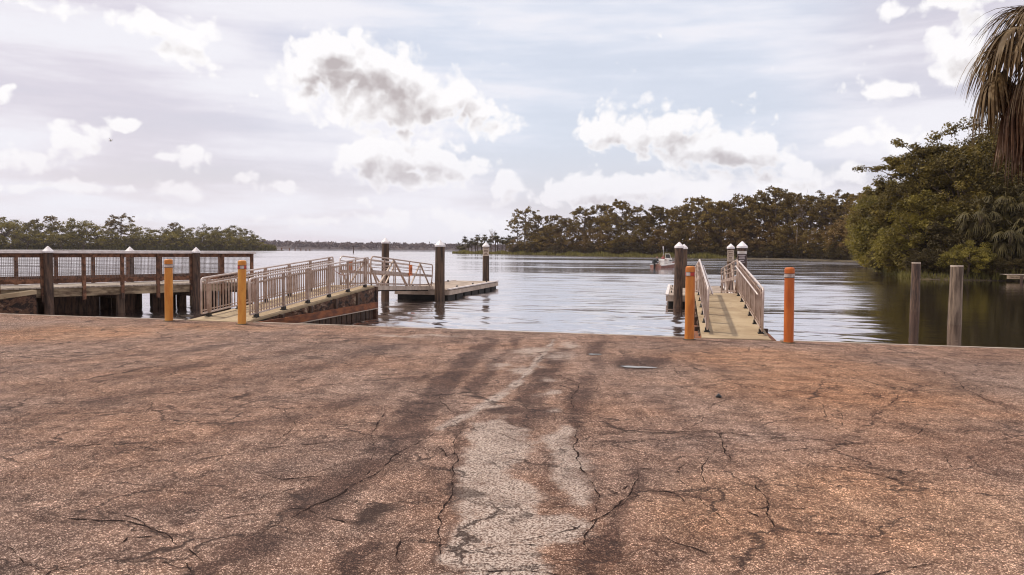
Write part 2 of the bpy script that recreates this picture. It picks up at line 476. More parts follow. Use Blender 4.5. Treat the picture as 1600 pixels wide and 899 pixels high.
M_LEAFC = leaf_mat('russet_leaves', (0.095, 0.055, 0.018), (0.19, 0.118, 0.036), (0.28, 0.20, 0.07))
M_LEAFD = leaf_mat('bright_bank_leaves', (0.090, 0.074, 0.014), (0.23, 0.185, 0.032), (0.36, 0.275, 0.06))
M_PALM = leaf_mat('palm_frond', (0.050, 0.038, 0.012), (0.10, 0.078, 0.024), (0.16, 0.12, 0.045), 0.12, 1.5)
M_PALMDEAD = leaf_mat('dry_palm_frond', (0.075, 0.036, 0.019), (0.15, 0.080, 0.042), (0.28, 0.19, 0.125), 0.10, 3.0)
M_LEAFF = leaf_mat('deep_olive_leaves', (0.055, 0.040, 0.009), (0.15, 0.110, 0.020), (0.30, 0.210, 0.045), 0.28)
M_LEAFE = leaf_mat('shaded_bank_leaves', (0.040, 0.029, 0.010), (0.080, 0.058, 0.018), (0.13, 0.095, 0.03))  # darker leaf copy, shade of the low tiers put into its colour
M_PALMNEAR = leaf_mat('golden_palm_frond', (0.085, 0.050, 0.022), (0.18, 0.115, 0.050), (0.30, 0.215, 0.12), 0.12, 2.5)
M_REED = leaf_mat('marsh_reeds', (0.13, 0.115, 0.03), (0.22, 0.19, 0.055), (0.28, 0.23, 0.09))
M_FARWOOD = leaf_mat('far_wood', (0.060, 0.036, 0.030), (0.095, 0.060, 0.045), (0.12, 0.08, 0.06), 0.05, 0.06)
M_BARK = simple('tree_bark', (0.05, 0.032, 0.022), (0.13, 0.090, 0.062), 4.0, 0.9, stretch=(1, 1, 0.3))
M_PALEBARK = simple('pale_bark', (0.20, 0.15, 0.115), (0.32, 0.25, 0.20), 4.0, 0.9, stretch=(1, 1, 0.3))
M_SOIL = simple('bank_soil', (0.045, 0.032, 0.02), (0.10, 0.075, 0.04), 0.6, 0.95)

# ================================================================== THE SETTING
CRACKS = [[(-1.13, 7.43), (-0.71, 7.32), (-0.32, 7.31), (0.04, 7.32), (0.4, 7.49), (0.84, 7.27), (1.17, 7.43), (1.46, 7.38), (1.92, 7.49)], [(2.58, 7.4), (2.69, 7.17), (2.78, 6.89)], [(-0.38, 6.01), (-0.16, 6.01), (0.04, 6.02)], [(-0.34, 6.17), (-0.26, 5.7), (-0.29, 5.38), (-0.4, 4.95), (-0.47, 4.75), (-0.5, 4.36), (-0.37, 4.07), (-0.34, 3.96)], [(-0.27, 5.46), (-0.05, 5.47), (0.04, 5.43), (0.21, 5.36)], [(0.33, 5.25), (0.47, 5.16), (0.57, 5.03)], [(1.19, 6.44), (1.36, 6.35), (1.52, 6.34), (1.64, 6.2), (1.75, 6.11)], [(3.91, 12.76), (3.67, 11.06), (3.54, 10.03), (3.52, 8.93)], [(-2.02, 7.15), (-1.69, 5.87), (-1.48, 4.95), (-1.39, 4.47), (-1.28, 4.08), (-1.16, 3.77)], [(-3.9, 5.96), (-3.36, 5.87), (-2.91, 6.16), (-2.32, 6.47)], [(-2.13, 6.18), (-1.92, 6.16), (-1.75, 5.86)], [(-2.09, 7.34), (-2.17, 6.39), (-2.17, 5.48), (-2.23, 4.91), (-2.34, 4.48), (-2.36, 3.97), (-2.43, 3.47)], [(-0.94, 7.63), (-0.85, 6.5), (-0.65, 5.77), (-0.5, 5.05), (-0.45, 4.75)], [(-4.11, 4.05), (-3.62, 4.02), (-3.29, 4.07), (-2.92, 3.99)], [(-3.21, 5.22), (-2.8, 5.07), (-2.48, 5.23), (-2.25, 5.18)], [(-2.16, 4.42), (-1.97, 4.35), (-1.87, 4.41)], [(-5.22, 5.4), (-4.84, 5.61), (-4.13, 5.57)], [(0.34, 7.53), (0.42, 6.81), (0.41, 6.21)], [(-4.22, 7.79), (-3.67, 7.75), (-3.23, 8.17)], [(-5.6, 6.59), (-5.38, 6.96), (-4.59, 6.91), (-4.29, 7.24)], [(3.14, 10.82), (2.21, 8.93), (1.95, 8.22)], [(0.61, 6.08), (0.63, 5.32), (0.61, 4.73)], [(-3.0, 7.58), (-2.7, 6.5), (-2.32, 5.72)], [(-1.62, 4.3), (-1.49, 3.94), (-1.33, 3.73)], [(-1.99, 11.13), (-1.19, 9.66), (-1.05, 7.76)], [(-0.15, 4.65), (0.04, 4.49), (0.25, 4.35)], [(-9.39, 9.75), (-8.89, 10.48), (-8.87, 11.5)], [(-3.08, 3.47), (-3.11, 3.84), (-2.8, 4.0)], [(-2.13, 7.48), (-2.35, 7.75), (-2.74, 8.79)]]
TRACKS = [([(-3.39, 14.09), (-3.0, 10.53), (-2.64, 8.02), (-2.36, 6.12), (-2.31, 4.89), (-2.33, 3.93)], 0.34, 0.75), ([(-2.94, 14.45), (-2.56, 10.65), (-2.3, 8.49)], 0.22, 0.6), ([(-1.9, 13.06), (-1.66, 9.53), (-1.5, 7.64), (-1.4, 6.58)], 0.3, 0.75), ([(-1.39, 14.68), (-1.24, 12.03), (-1.06, 9.24), (-0.99, 7.77)], 0.25, 0.6), ([(-9.14, 8.84), (-8.58, 9.98), (-7.74, 11.13), (-7.5, 12.68)], 0.35, 0.6), ([(-7.73, 7.47), (-6.93, 8.61), (-6.29, 10.62), (-5.81, 13.38)], 0.5, 0.45), ([(-6.33, 6.1), (-5.95, 7.94), (-4.96, 9.7), (-4.78, 13.69)], 0.6, 0.4), ([(-4.9, 4.72), (-4.12, 5.9), (-3.52, 7.44), (-3.35, 9.58)], 0.5, 0.4), ([(-3.82, 3.67), (-3.17, 4.54), (-2.85, 5.78), (-2.78, 7.01)], 0.6, 0.35), ([(3.57, 12.67), (3.54, 10.03), (3.74, 9.32)], 0.3, 0.35), ([(-0.15, 12.34), (-0.51, 11.41), (-0.98, 11.41)], 0.16, 0.85), ([(-0.97, 7.62), (-0.93, 6.48), (-0.53, 5.04), (-0.46, 4.58), (-0.35, 4.21)], 0.1, 0.8), ([(-0.33, 5.93), (-0.27, 5.38), (-0.43, 4.76)], 0.07, 0.8), ([(-1.59, 3.66), (-1.69, 4.08)], 0.12, 0.8), ([(0.36, 10.08), (0.99, 8.61), (1.39, 7.29)], 0.3, 0.15), ([(-2.23, 6.38), (-2.26, 5.2), (-2.33, 4.13), (-2.36, 3.48)], 0.1, 0.7), ([(-1.94, 6.69), (-1.46, 4.82), (-1.22, 3.91)], 0.05, 0.6)]
DARKS = [(-1.76, 7.9, 0.2, 0.38), (-0.42, 4.38, 0.12, 0.41), (-1.67, 3.97, 0.1, 0.21), (-0.53, 11.87, 0.58, 0.69), (-1.43, 7.99, 0.26, 0.45), (-2.97, 4.18, 0.08, 0.09), (-2.26, 6.56, 0.14, 0.23)]
PATCHES = [[(-1.94, 7.17), (-1.67, 7.53), (-1.39, 7.14), (-1.14, 6.65), (-1.18, 6.31), (-1.21, 5.67), (-1.01, 5.35), (-0.84, 4.97), (-0.59, 4.84), (-0.52, 4.62), (-0.53, 4.41), (-0.68, 4.24), (-0.59, 3.9), (-0.53, 3.47), (-1.07, 3.35), (-1.22, 3.91), (-1.46, 4.69), (-1.7, 5.87)], [(-1.2, 6.83), (-1.11, 7.38), (-0.98, 7.25), (-0.77, 6.41), (-0.54, 5.25), (-0.62, 4.96), (-0.78, 5.12), (-0.88, 5.71), (-1.05, 6.19)]]
SANDS_GLINTS = [(-2.46, 10.93, 0.25, 0.43), (-2.09, 10.6, 0.19, 0.51), (-1.48, 8.95, 0.16, 0.32), (-1.61, 9.95, 0.15, 0.25), (-1.32, 8.05, 0.13, 0.23), (-1.93, 8.1, 0.12, 0.24), (-1.85, 12.16, 0.3, 0.59), (-1.85, 13.53, 0.24, 0.55), (-2.38, 12.66, 0.42, 0.65), (-5.31, 14.08, 0.71, 0.31), (-4.63, 14.4, 0.6, 0.32)]  # sand spots, with bright wet glints painted as pale spots too
TANS = [(-11.69, 12.77, 2.21, 2.13), (-9.58, 14.44, 1.77, 1.04), (1.98, 10.51, 2.15, 3.05), (1.24, 12.73, 1.62, 1.96), (1.39, 5.51, 1.41, 1.34), (0.41, 5.14, 0.74, 1.07)]
LINE = [(-2.25, 14.32), (-2.12, 12.4), (-2.03, 10.99), (-1.97, 9.45), (-1.99, 8.65), (-2.03, 8.11), (-2.09, 7.34), (-2.14, 6.85)]
PUDDLES = [(-0.55, 11.36, 0.23, 0.2), (-1.31, 12.59, 0.1, 0.13), (-1.89, 12.07, 0.16, 0.26)]
DEBRIS = [(0.5, 9.19)]

def edge_u(v):
    return 15.40 - 0.025 * v

def asphalt_mat():
    m, t, p, o = new_mat('cracked_asphalt')
    co = t.n('ShaderNodeNewGeometry').outputs['Position']
    flat = t.mapping(co, scale=(1, 1, 0))
    att = lambda n: t.n('ShaderNodeAttribute', attribute_name=n).outputs['Fac']
    dark, light, tan = att('dark'), att('light'), att('tan')
    warp = t.noise(flat, 30.0, 2, 0.5, color=True)
    q = t.vmath('MULTIPLY_ADD', t.vmath('SUBTRACT', warp, (0.5, 0.5, 0.5)), (0.012, 0.012, 0), flat)
    chip = t.vor(q, 74.0, 'F1', 'Color')
    sepc = t.n('ShaderNodeSeparateColor'); t.link(chip, sepc.inputs[0])
    edge = t.vor(q, 74.0, 'DISTANCE_TO_EDGE', 'Distance')
    fine = t.noise(flat, 150.0, 3, 0.7)
    broad = t.noise(flat, 0.55, 5, 0.6)
    mid = t.noise(flat, 3.2, 6, 0.68)
    blot = t.noise(t.mapping(flat, rot=(0, 0, R(25)), scale=(0.6, 2.2, 1)), 1.6, 6, 0.7)
    # binder and stones
    binder = t.mix(t.ss(mid, 0.35, 0.65), (0.034, 0.016, 0.010), (0.085, 0.046, 0.029))
    stone = t.mix(sepc.outputs[0], (0.125, 0.074, 0.050), (0.60, 0.44, 0.335))
    stone = t.mix(t.math('MULTIPLY', t.ss(sepc.outputs[1], 0.70, 0.9), 0.8), stone, (0.05, 0.028, 0.022))
    showing = t.math('MULTIPLY', t.ss(edge, 0.04, 0.22), t.ss(fine, 0.36, 0.54))
    showing = t.math('MULTIPLY', showing, t.math('MULTIPLY_ADD', t.ss(mid, 0.28, 0.62), 0.55, 0.45))
    c = t.mix(showing, binder, stone)
    clod = t.noise(flat, 17.0, 4, 0.7)
    c = t.mix(1.0, c, t.mix(t.ss(clod, 0.34, 0.64), (0.82, 0.79, 0.78), (1.16, 1.15, 1.14)), 'MULTIPLY')
    streak = t.noise(t.mapping(flat, rot=(0, 0, TH), scale=(4.5, 0.22, 1)), 1.0, 6, 0.7)
    c = t.mix(1.0, c, t.mix(t.ss(streak, 0.36, 0.62), (0.82, 0.80, 0.80), (1.10, 1.10, 1.10)), 'MULTIPLY')
    c = t.mix(1.0, c, t.mix(t.ss(broad, 0.3, 0.7), (1.68, 1.56, 1.53), (2.26, 2.15, 2.08)), 'MULTIPLY')
    hsv = t.n('ShaderNodeHueSaturation'); t.link(c, hsv.inputs['Color'])
    t.link(t.ss(t.noise(flat, 0.35, 4, 0.6), 0.3, 0.7, 0.78, 1.02), hsv.inputs['Saturation'])
    c = hsv.outputs[0]
    # worn pale patches of sand and painted wet glints, warm tan areas
    patchy = t.noise(flat, 7.0, 8, 0.75)
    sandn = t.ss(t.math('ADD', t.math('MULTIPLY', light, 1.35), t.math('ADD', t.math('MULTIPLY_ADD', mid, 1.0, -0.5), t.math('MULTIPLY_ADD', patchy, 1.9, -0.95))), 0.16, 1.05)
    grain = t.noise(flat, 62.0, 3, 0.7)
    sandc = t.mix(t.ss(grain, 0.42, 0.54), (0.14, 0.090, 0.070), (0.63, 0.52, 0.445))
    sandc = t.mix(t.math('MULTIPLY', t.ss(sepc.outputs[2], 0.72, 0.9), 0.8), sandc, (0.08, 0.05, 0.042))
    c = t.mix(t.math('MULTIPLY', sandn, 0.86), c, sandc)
    c = t.mix(t.math('MULTIPLY', tan, 0.8), c, t.mix(1.0, c, (1.24, 1.10, 0.90), 'MULTIPLY'))
    # oily tracks and wet cracks
    dk = t.math('ADD', dark, t.math('MULTIPLY', t.ss(blot, 0.55, 0.72), 0.36))
    dkn = t.ss(t.math('MULTIPLY_ADD', dk, 1.25, t.math('ADD', t.math('MULTIPLY_ADD', mid, 1.3, -0.65), t.math('MULTIPLY_ADD', patchy, 1.1, -0.55))), 0.22, 1.0)
    dkn = t.math('MULTIPLY', dkn, t.math('SUBTRACT', 1.0, t.math('MULTIPLY', sandn, 0.75)))
    c = t.mix(t.math('MULTIPLY', dkn, 0.76), c, t.mix(1.0, c, (0.22, 0.155, 0.145), 'MULTIPLY'))
    # alligator cracking
    w2 = t.vmath('MULTIPLY_ADD', t.vmath('SUBTRACT', t.noise(flat, 4.0, 5, 0.65, color=True), (0.5, 0.5, 0.5)), (0.45, 0.45, 0), flat)
    ck = t.vor(t.mapping(w2, rot=(0, 0, R(20)), scale=(0.75, 1.3, 1)), 1.15, 'DISTANCE_TO_EDGE', 'Distance')
    ckm = t.math('MULTIPLY', t.ss(ck, 0.020, 0.004), t.ss(t.noise(flat, 0.8, 3, 0.6), 0.40, 0.56))
    ck2 = t.vor(t.mapping(w2, rot=(0, 0, R(-12))), 4.2, 'DISTANCE_TO_EDGE', 'Distance')
    ckm2 = t.math('MULTIPLY', t.ss(ck2, 0.050, 0.010), t.math('MULTIPLY', t.ss(t.noise(flat, 1.3, 4, 0.6), 0.50, 0.62), 0.8))
    cka = t.math('MAXIMUM', ckm, ckm2)
    c = t.mix(t.math('MULTIPLY', cka, 0.85), c, (0.028, 0.015, 0.012))
    setp(t, p, c, t.mixf(dkn, 0.9, 0.8), spec=0.2)
    h = t.math('ADD', t.math('MULTIPLY', showing, 0.5), t.math('MULTIPLY', fine, 0.5))
    h = t.math('SUBTRACT', h, t.math('MULTIPLY', cka, 1.2))
    setp(t, p, normal=t.bump(h, 0.006, 0.9))
    return m
M_ASPHALT = asphalt_mat()

def seg_dist(v, u, pts):
    d = np.full(v.shape, 1e9)
    for (a, b) in zip(pts[:-1], pts[1:]):
        ax, ay = a; dx, dy = b[0] - ax, b[1] - ay
        L = dx * dx + dy * dy + 1e-9
        tt = np.clip(((v - ax) * dx + (u - ay) * dy) / L, 0, 1)
        d = np.minimum(d, np.hypot(v - ax - tt * dx, u - ay - tt * dy))
    return d
def in_poly(v, u, poly):
    ins = np.zeros(v.shape, bool)
    n = len(poly)
    for i in range(n):
        x1, y1 = poly[i]; x2, y2 = poly[(i + 1) % n]
        if y1 == y2: continue
        ins ^= ((y1 > u) != (y2 > u)) & (v < (x2 - x1) * (u - y1) / (y2 - y1) + x1)
    return ins

def build_asphalt():
    vs = np.concatenate([[-90, -60, -40, -28, -21], np.arange(-18, 8.5, 0.034), [10, 14, 22, 40, 70, 90]])
    us = [-60, -35, -18, -8, -2, 1.0, 2.4]
    x = 2.8; step = 0.014
    while x < 15.3:
        us.append(x); x += 0.010 + 0.0022 * x
    us = np.array(us) / us[-1]
    V, U = np.meshgrid(vs, us)
    U = U.copy()
    # rows past 2.8 run up to the slanting edge
    e = edge_u(V)
    Uw = np.where(U > 0, U * e, U * 15.4)
    v, u = V.ravel(), Uw.ravel()
    dark = np.zeros(len(v)); light = np.zeros(len(v)); tan = np.zeros(len(v)); z = np.zeros(len(v))
    def sm(x, lo, hi):
        t = np.clip((x - lo) / (hi - lo), 0, 1); return t * t * (3 - 2 * t)
    def vn(x, y, seed):
        g = np.random.default_rng(seed).random((128, 128)) - .5
        xi, yi = np.floor(x).astype(int), np.floor(y).astype(int); fx, fy = x - xi, y - yi
        fx, fy = fx * fx * (3 - 2 * fx), fy * fy * (3 - 2 * fy)
        return (g[xi % 128, yi % 128] * (1 - fx) + g[(xi + 1) % 128, yi % 128] * fx) * (1 - fy) + (g[xi % 128, (yi + 1) % 128] * (1 - fx) + g[(xi + 1) % 128, (yi + 1) % 128] * fx) * fy
    v_, u_ = v, u
    wv1 = vn(v * 2.1, u * 2.1, 1) + .55 * vn(v * 5, u * 5, 2) + .3 * vn(v * 12, u * 12, 3)
    wu1 = vn(v * 2.1, u * 2.1, 4) + .55 * vn(v * 5, u * 5, 5) + .3 * vn(v * 12, u * 12, 6)
    far = np.clip(u / 9, .5, 1.6)
    v = v_ + .17 * wv1; u = u_ + .34 * wu1 * far
    for pts, w, k in TRACKS:
        a = np.array(pts); m = (v > a[:, 0].min() - 2 * w) & (v < a[:, 0].max() + 2 * w) & (u > a[:, 1].min() - 2 * w) & (u < a[:, 1].max() + 2 * w)
        d = seg_dist(v[m], u[m], pts)
        dark[m] = np.maximum(dark[m], 1.15 * k * (1 - sm(d, 0.05 * w, 1.05 * w)) * (.55 + .9 * np.clip(.5 + 1.2 * wv1[m], 0, 1)))
    for pts in CRACKS:
        a = np.array(pts); m = (v > a[:, 0].min() - .2) & (v < a[:, 0].max() + .2) & (u > a[:, 1].min() - .2) & (u < a[:, 1].max() + .2)
        d = seg_dist(v[m], u[m], pts)
        dark[m] = np.maximum(dark[m], 0.55 * (1 - sm(d, 0.0, 0.09)))
    for (cv, cu, rv, ru) in DARKS:
        d = np.hypot((v - cv) / rv, (u - cu) / ru); dark = np.maximum(dark, 0.9 * (1 - sm(d, 0.4, 1.25)))
    for poly in PATCHES:
        d = seg_dist(v, u, poly + poly[:1]); ins = in_poly(v, u, poly)
        sd = np.where(ins, d, -d)
        light = np.maximum(light, sm(sd, -0.07, 0.12) * 0.66)
    for (cv, cu, rv, ru) in SANDS_GLINTS:
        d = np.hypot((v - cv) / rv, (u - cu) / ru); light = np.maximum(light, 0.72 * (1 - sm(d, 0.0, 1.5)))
    dl = seg_dist(v_, u_, LINE); light = np.maximum(light, 0.74 * (1 - sm(dl, 0.0, 0.13)) * (.5 + np.clip(.5 + 1.6 * wu1, 0, 1)))
    for (cv, cu, rv, ru) in TANS:
        d = np.hypot((v - cv) / rv, (u - cu) / ru); tan = np.maximum(tan, 1 - sm(d, 0.3, 1.2))
    v, u = v_, u_
    z = 0.008 * np.sin(v * 0.9 + 0.4) * np.sin(u * 0.7) + 0.004 * np.sin(v * 2.3 + u * 1.1)
    z *= sm(15.0 - u, 0.0, 1.5) * sm(u, 0, 3)
    for (cv, cu, rv, ru) in PUDDLES:
        d = np.hypot((v - cv) / rv, (u - cu) / ru); z -= 0.014 * (1 - sm(d, 0.5, 2.2)); dark = np.maximum(dark, 0.8 * (1 - sm(d, 0.9, 2.0)))
    nr, nc = V.shape
    idx = np.arange(nr * nc).reshape(nr, nc)
    Fq = np.stack([idx[:-1, :-1], idx[:-1, 1:], idx[1:, 1:], idx[1:, :-1]], -1).reshape(-1, 4)
    P = np.stack([v * CT + u * ST, -v * ST + u * CT, z], -1)
    me = np_mesh('asphalt', P, Fq, M_ASPHALT, smooth=True)
    for nm, arr in (('dark', dark), ('light', light), ('tan', tan)):
        at = me.attributes.new(nm, 'FLOAT', 'POINT'); at.data.foreach_set('value', arr.astype(np.float32))
    o = bpy.data.objects.new('asphalt', me); COL.objects.link(o)
    ROOTM[o.name] = Matrix.Identity(4)
    def zat(cv, cu):
        return 0.008 * math.sin(cv * 0.9 + 0.4) * math.sin(cu * 0.7) + 0.004 * math.sin(cv * 2.3 + cu * 1.1)
    return tag(o, kind='structure'), zat
ASPHALT, zat = build_asphalt()

def build_cracks():
    m, t, p, o_ = new_mat('open_crack')
    setp(t, p, (0.020, 0.011, 0.009), 0.95, spec=0.1)
    rnd = random.Random(5)
    mb = MB()
    def frac(a, b, depth, amp):
        if depth == 0: return [a]
        mid = ((a[0] + b[0]) / 2 + rnd.uniform(-amp, amp), (a[1] + b[1]) / 2 + rnd.uniform(-amp, amp))
        return frac(a, mid, depth - 1, amp * 0.55) + frac(mid, b, depth - 1, amp * 0.55)
    def ribbon(pts, wmax, amp=0.07):
        path = []
        for a, b in zip(pts[:-1], pts[1:]):
            L = math.hypot(a[0] - b[0], a[1] - b[1])
            dep = max(1, min(5, int(math.log2(max(L, .05) / 0.035))))
            path += frac(a, b, dep, amp * min(1, L))
        path.append(pts[-1])
        n = len(path); base = len(mb.v)
        for i, (a, b) in enumerate(path):
            q0, q1 = path[max(i - 1, 0)], path[min(i + 1, n - 1)]
            dx, dy = q1[0] - q0[0], q1[1] - q0[1]; L = math.hypot(dx, dy) + 1e-6
            w = wmax * rnd.choice((0.12, 0.3, 0.6, 1.0, 1.3)) * rnd.uniform(0.5, 1.0) * min(1, 4 * (i + 0.2) / n, 4 * (n - 0.8 - i) / n)
            nx, ny = -dy / L * w, dx / L * w
            z = zat(a, b) * min(1, max(0, (15.0 - b) / 1.5)) + 0.004
            mb.v.append(W(a + nx, b + ny, z)); mb.v.append(W(a - nx, b - ny, z))
        for i in range(n - 1):
            k = base + 2 * i
            mb.f.append((k, k + 2, k + 3, k + 1))
        return path
    for pts in CRACKS:
        path = ribbon(pts, 0.0072)
        for _ in range(max(1, len(path) // 14)):       # side branches
            a = rnd.choice(path); an = rnd.uniform(0, 6.28); L = rnd.uniform(.1, .5)
            ribbon([a, (a[0] + L * .5 * math.cos(an), a[1] + L * .5 * math.sin(an)), (a[0] + L * math.cos(an + .5), a[1] + L * math.sin(an + .5))], 0.004)
    for _ in range(260):                                # hairlines all over
        a = (rnd.uniform(-13, 6), rnd.uniform(3.4, 13.5)); an = rnd.choice((0.1, 1.5)) + rnd.uniform(-.5, .5)
        pts = [a]
        for k in range(rnd.randint(1, 4)):
            L = rnd.uniform(.2, .7); an += rnd.uniform(-.5, .5)
            pts.append((pts[-1][0] + L * math.cos(an), pts[-1][1] + L * math.sin(an)))
        if all(p_[1] < 14.8 for p_ in pts):
            ribbon(pts, 0.0048)
    tag(mb.build('crack', m, ASPHALT), kind='stuff')
build_cracks()

def build_line():
    m, t, p, o_ = new_mat('worn_white_line')
    co = t.n('ShaderNodeNewGeometry').outputs['Position']
    n = t.noise(co, 9.0, 6, 0.75)
    c = t.mix(t.ss(n, 0.46, 0.60), (0.13, 0.085, 0.062), (0.56, 0.48, 0.43))
    setp(t, p, c, 0.8)
    rnd = random.Random(9)
    mb = MB()
    fine = []
    for a, b in zip(LINE[:-1], LINE[1:]):
        n = max(2, int(abs(b[1] - a[1]) / 0.06))
        fine += [(a[0] + (b[0] - a[0]) * k / n, a[1] + (b[1] - a[1]) * k / n) for k in range(n)]
    for i in range(len(fine) - 1):
        if rnd.random() < 0.30 + 0.5 * (i / len(fine)): continue
        (v0, u0), (v1, u1) = fine[i], fine[i + 1]
        w = rnd.uniform(0.006, 0.024)
        mb.add([W(v0 - w, u0, zat(v0, u0) * .8 + .005), W(v0 + w, u0, zat(v0, u0) * .8 + .005), W(v1 + w * .9, u1, zat(v1, u1) * .8 + .005), W(v1 - w * .8, u1, zat(v1, u1) * .8 + .005)], [(3, 2, 1, 0)])
    tag(mb.build('painted_line', m, ASPHALT), kind='stuff')
build_line()

def water_film():
    m, t, p, o_ = new_mat('puddle_water')
    setp(t, p, (0.05, 0.035, 0.028), 0.03, spec=1.0); p.inputs['IOR'].default_value = 1.33
    return m
M_PUDDLE = water_film()
for (cv, cu, rv, ru) in PUDDLES[:2]:
    mb = MB(); rnd = random.Random(cv)
    n = 36
    ring = []
    for k in range(n):
        a = 2 * math.pi * k / n; rr = .9 + 0.20 * math.sin(2 * a + cv * 9) + 0.14 * math.sin(3 * a + 1) + .08 * math.sin(7 * a + cv) + rnd.uniform(-.04, .04)
        ring.append(W(cv + rv * rr * math.cos(a), cu + .55 * ru * rr * math.sin(a), zat(cv, cu) - 0.004))
    mb.add(ring, [tuple(reversed(range(n)))])
    o = mb.build('puddle', M_PUDDLE); tag(o, kind='structure')

# concrete nosing along the water's edge, the ramp beyond it and the sea wall
def strip(name, v0, v1, mat, w=0.10, z=0.006):
    mb = MB()
    n = max(1, int((v1 - v0) / 2.4))
    rnd = random.Random(int(v0 * 10))
    for i in range(n):
        a = v0 + (v1 - v0) * i / n + 0.006; b = v0 + (v1 - v0) * (i + 1) / n - 0.006
        dz = rnd.uniform(-.006, .006)
        ua, ub = edge_u(a) + .003, edge_u(b) + .003
        mb.hexa([W(a, ua, -.6), W(b, ub, -.6), W(b, ub + w, -.6), W(a, ua + w, -.6), W(a, ua, z + dz), W(b, ub, z + dz), W(b, ub + w, z + dz), W(a, ua + w, z + dz)])
    tag(mb.build(name, mat), kind='structure')
strip('edge_kerb', -9.35, 0.30, M_KERB)
strip('edge_kerb', 1.95, 60, M_KERB)
strip('edge_kerb', -60, -11.15, M_KERB)
mb = MB()
mb.hexa([W(-9.3, 15.8, -3), W(.3, 15.6, -3), W(.3, 32, -3.2), W(-9.3, 32, -3.2), W(-9.3, 15.8, -.02), W(.3, 15.58, -.02), W(.3, 32, -2.5), W(-9.3, 32, -2.5)])
tag(mb.build('boat_ramp', M_RAMP), kind='structure')
for (a, b) in ((-90, -11.3), (2.0, 90)):
    mb = MB()
    mb.hexa([W(a, edge_u(a) + .02, -3), W(b, edge_u(b) + .02, -3), W(b, edge_u(b) + .14, -3), W(a, edge_u(a) + .14, -3),
             W(a, edge_u(a) + .02, -.05), W(b, edge_u(b) + .02, -.05), W(b, edge_u(b) + .14, -.05), W(a, edge_u(a) + .14, -.05)])
    tag(mb.build('seawall', M_RAMP), kind='structure')

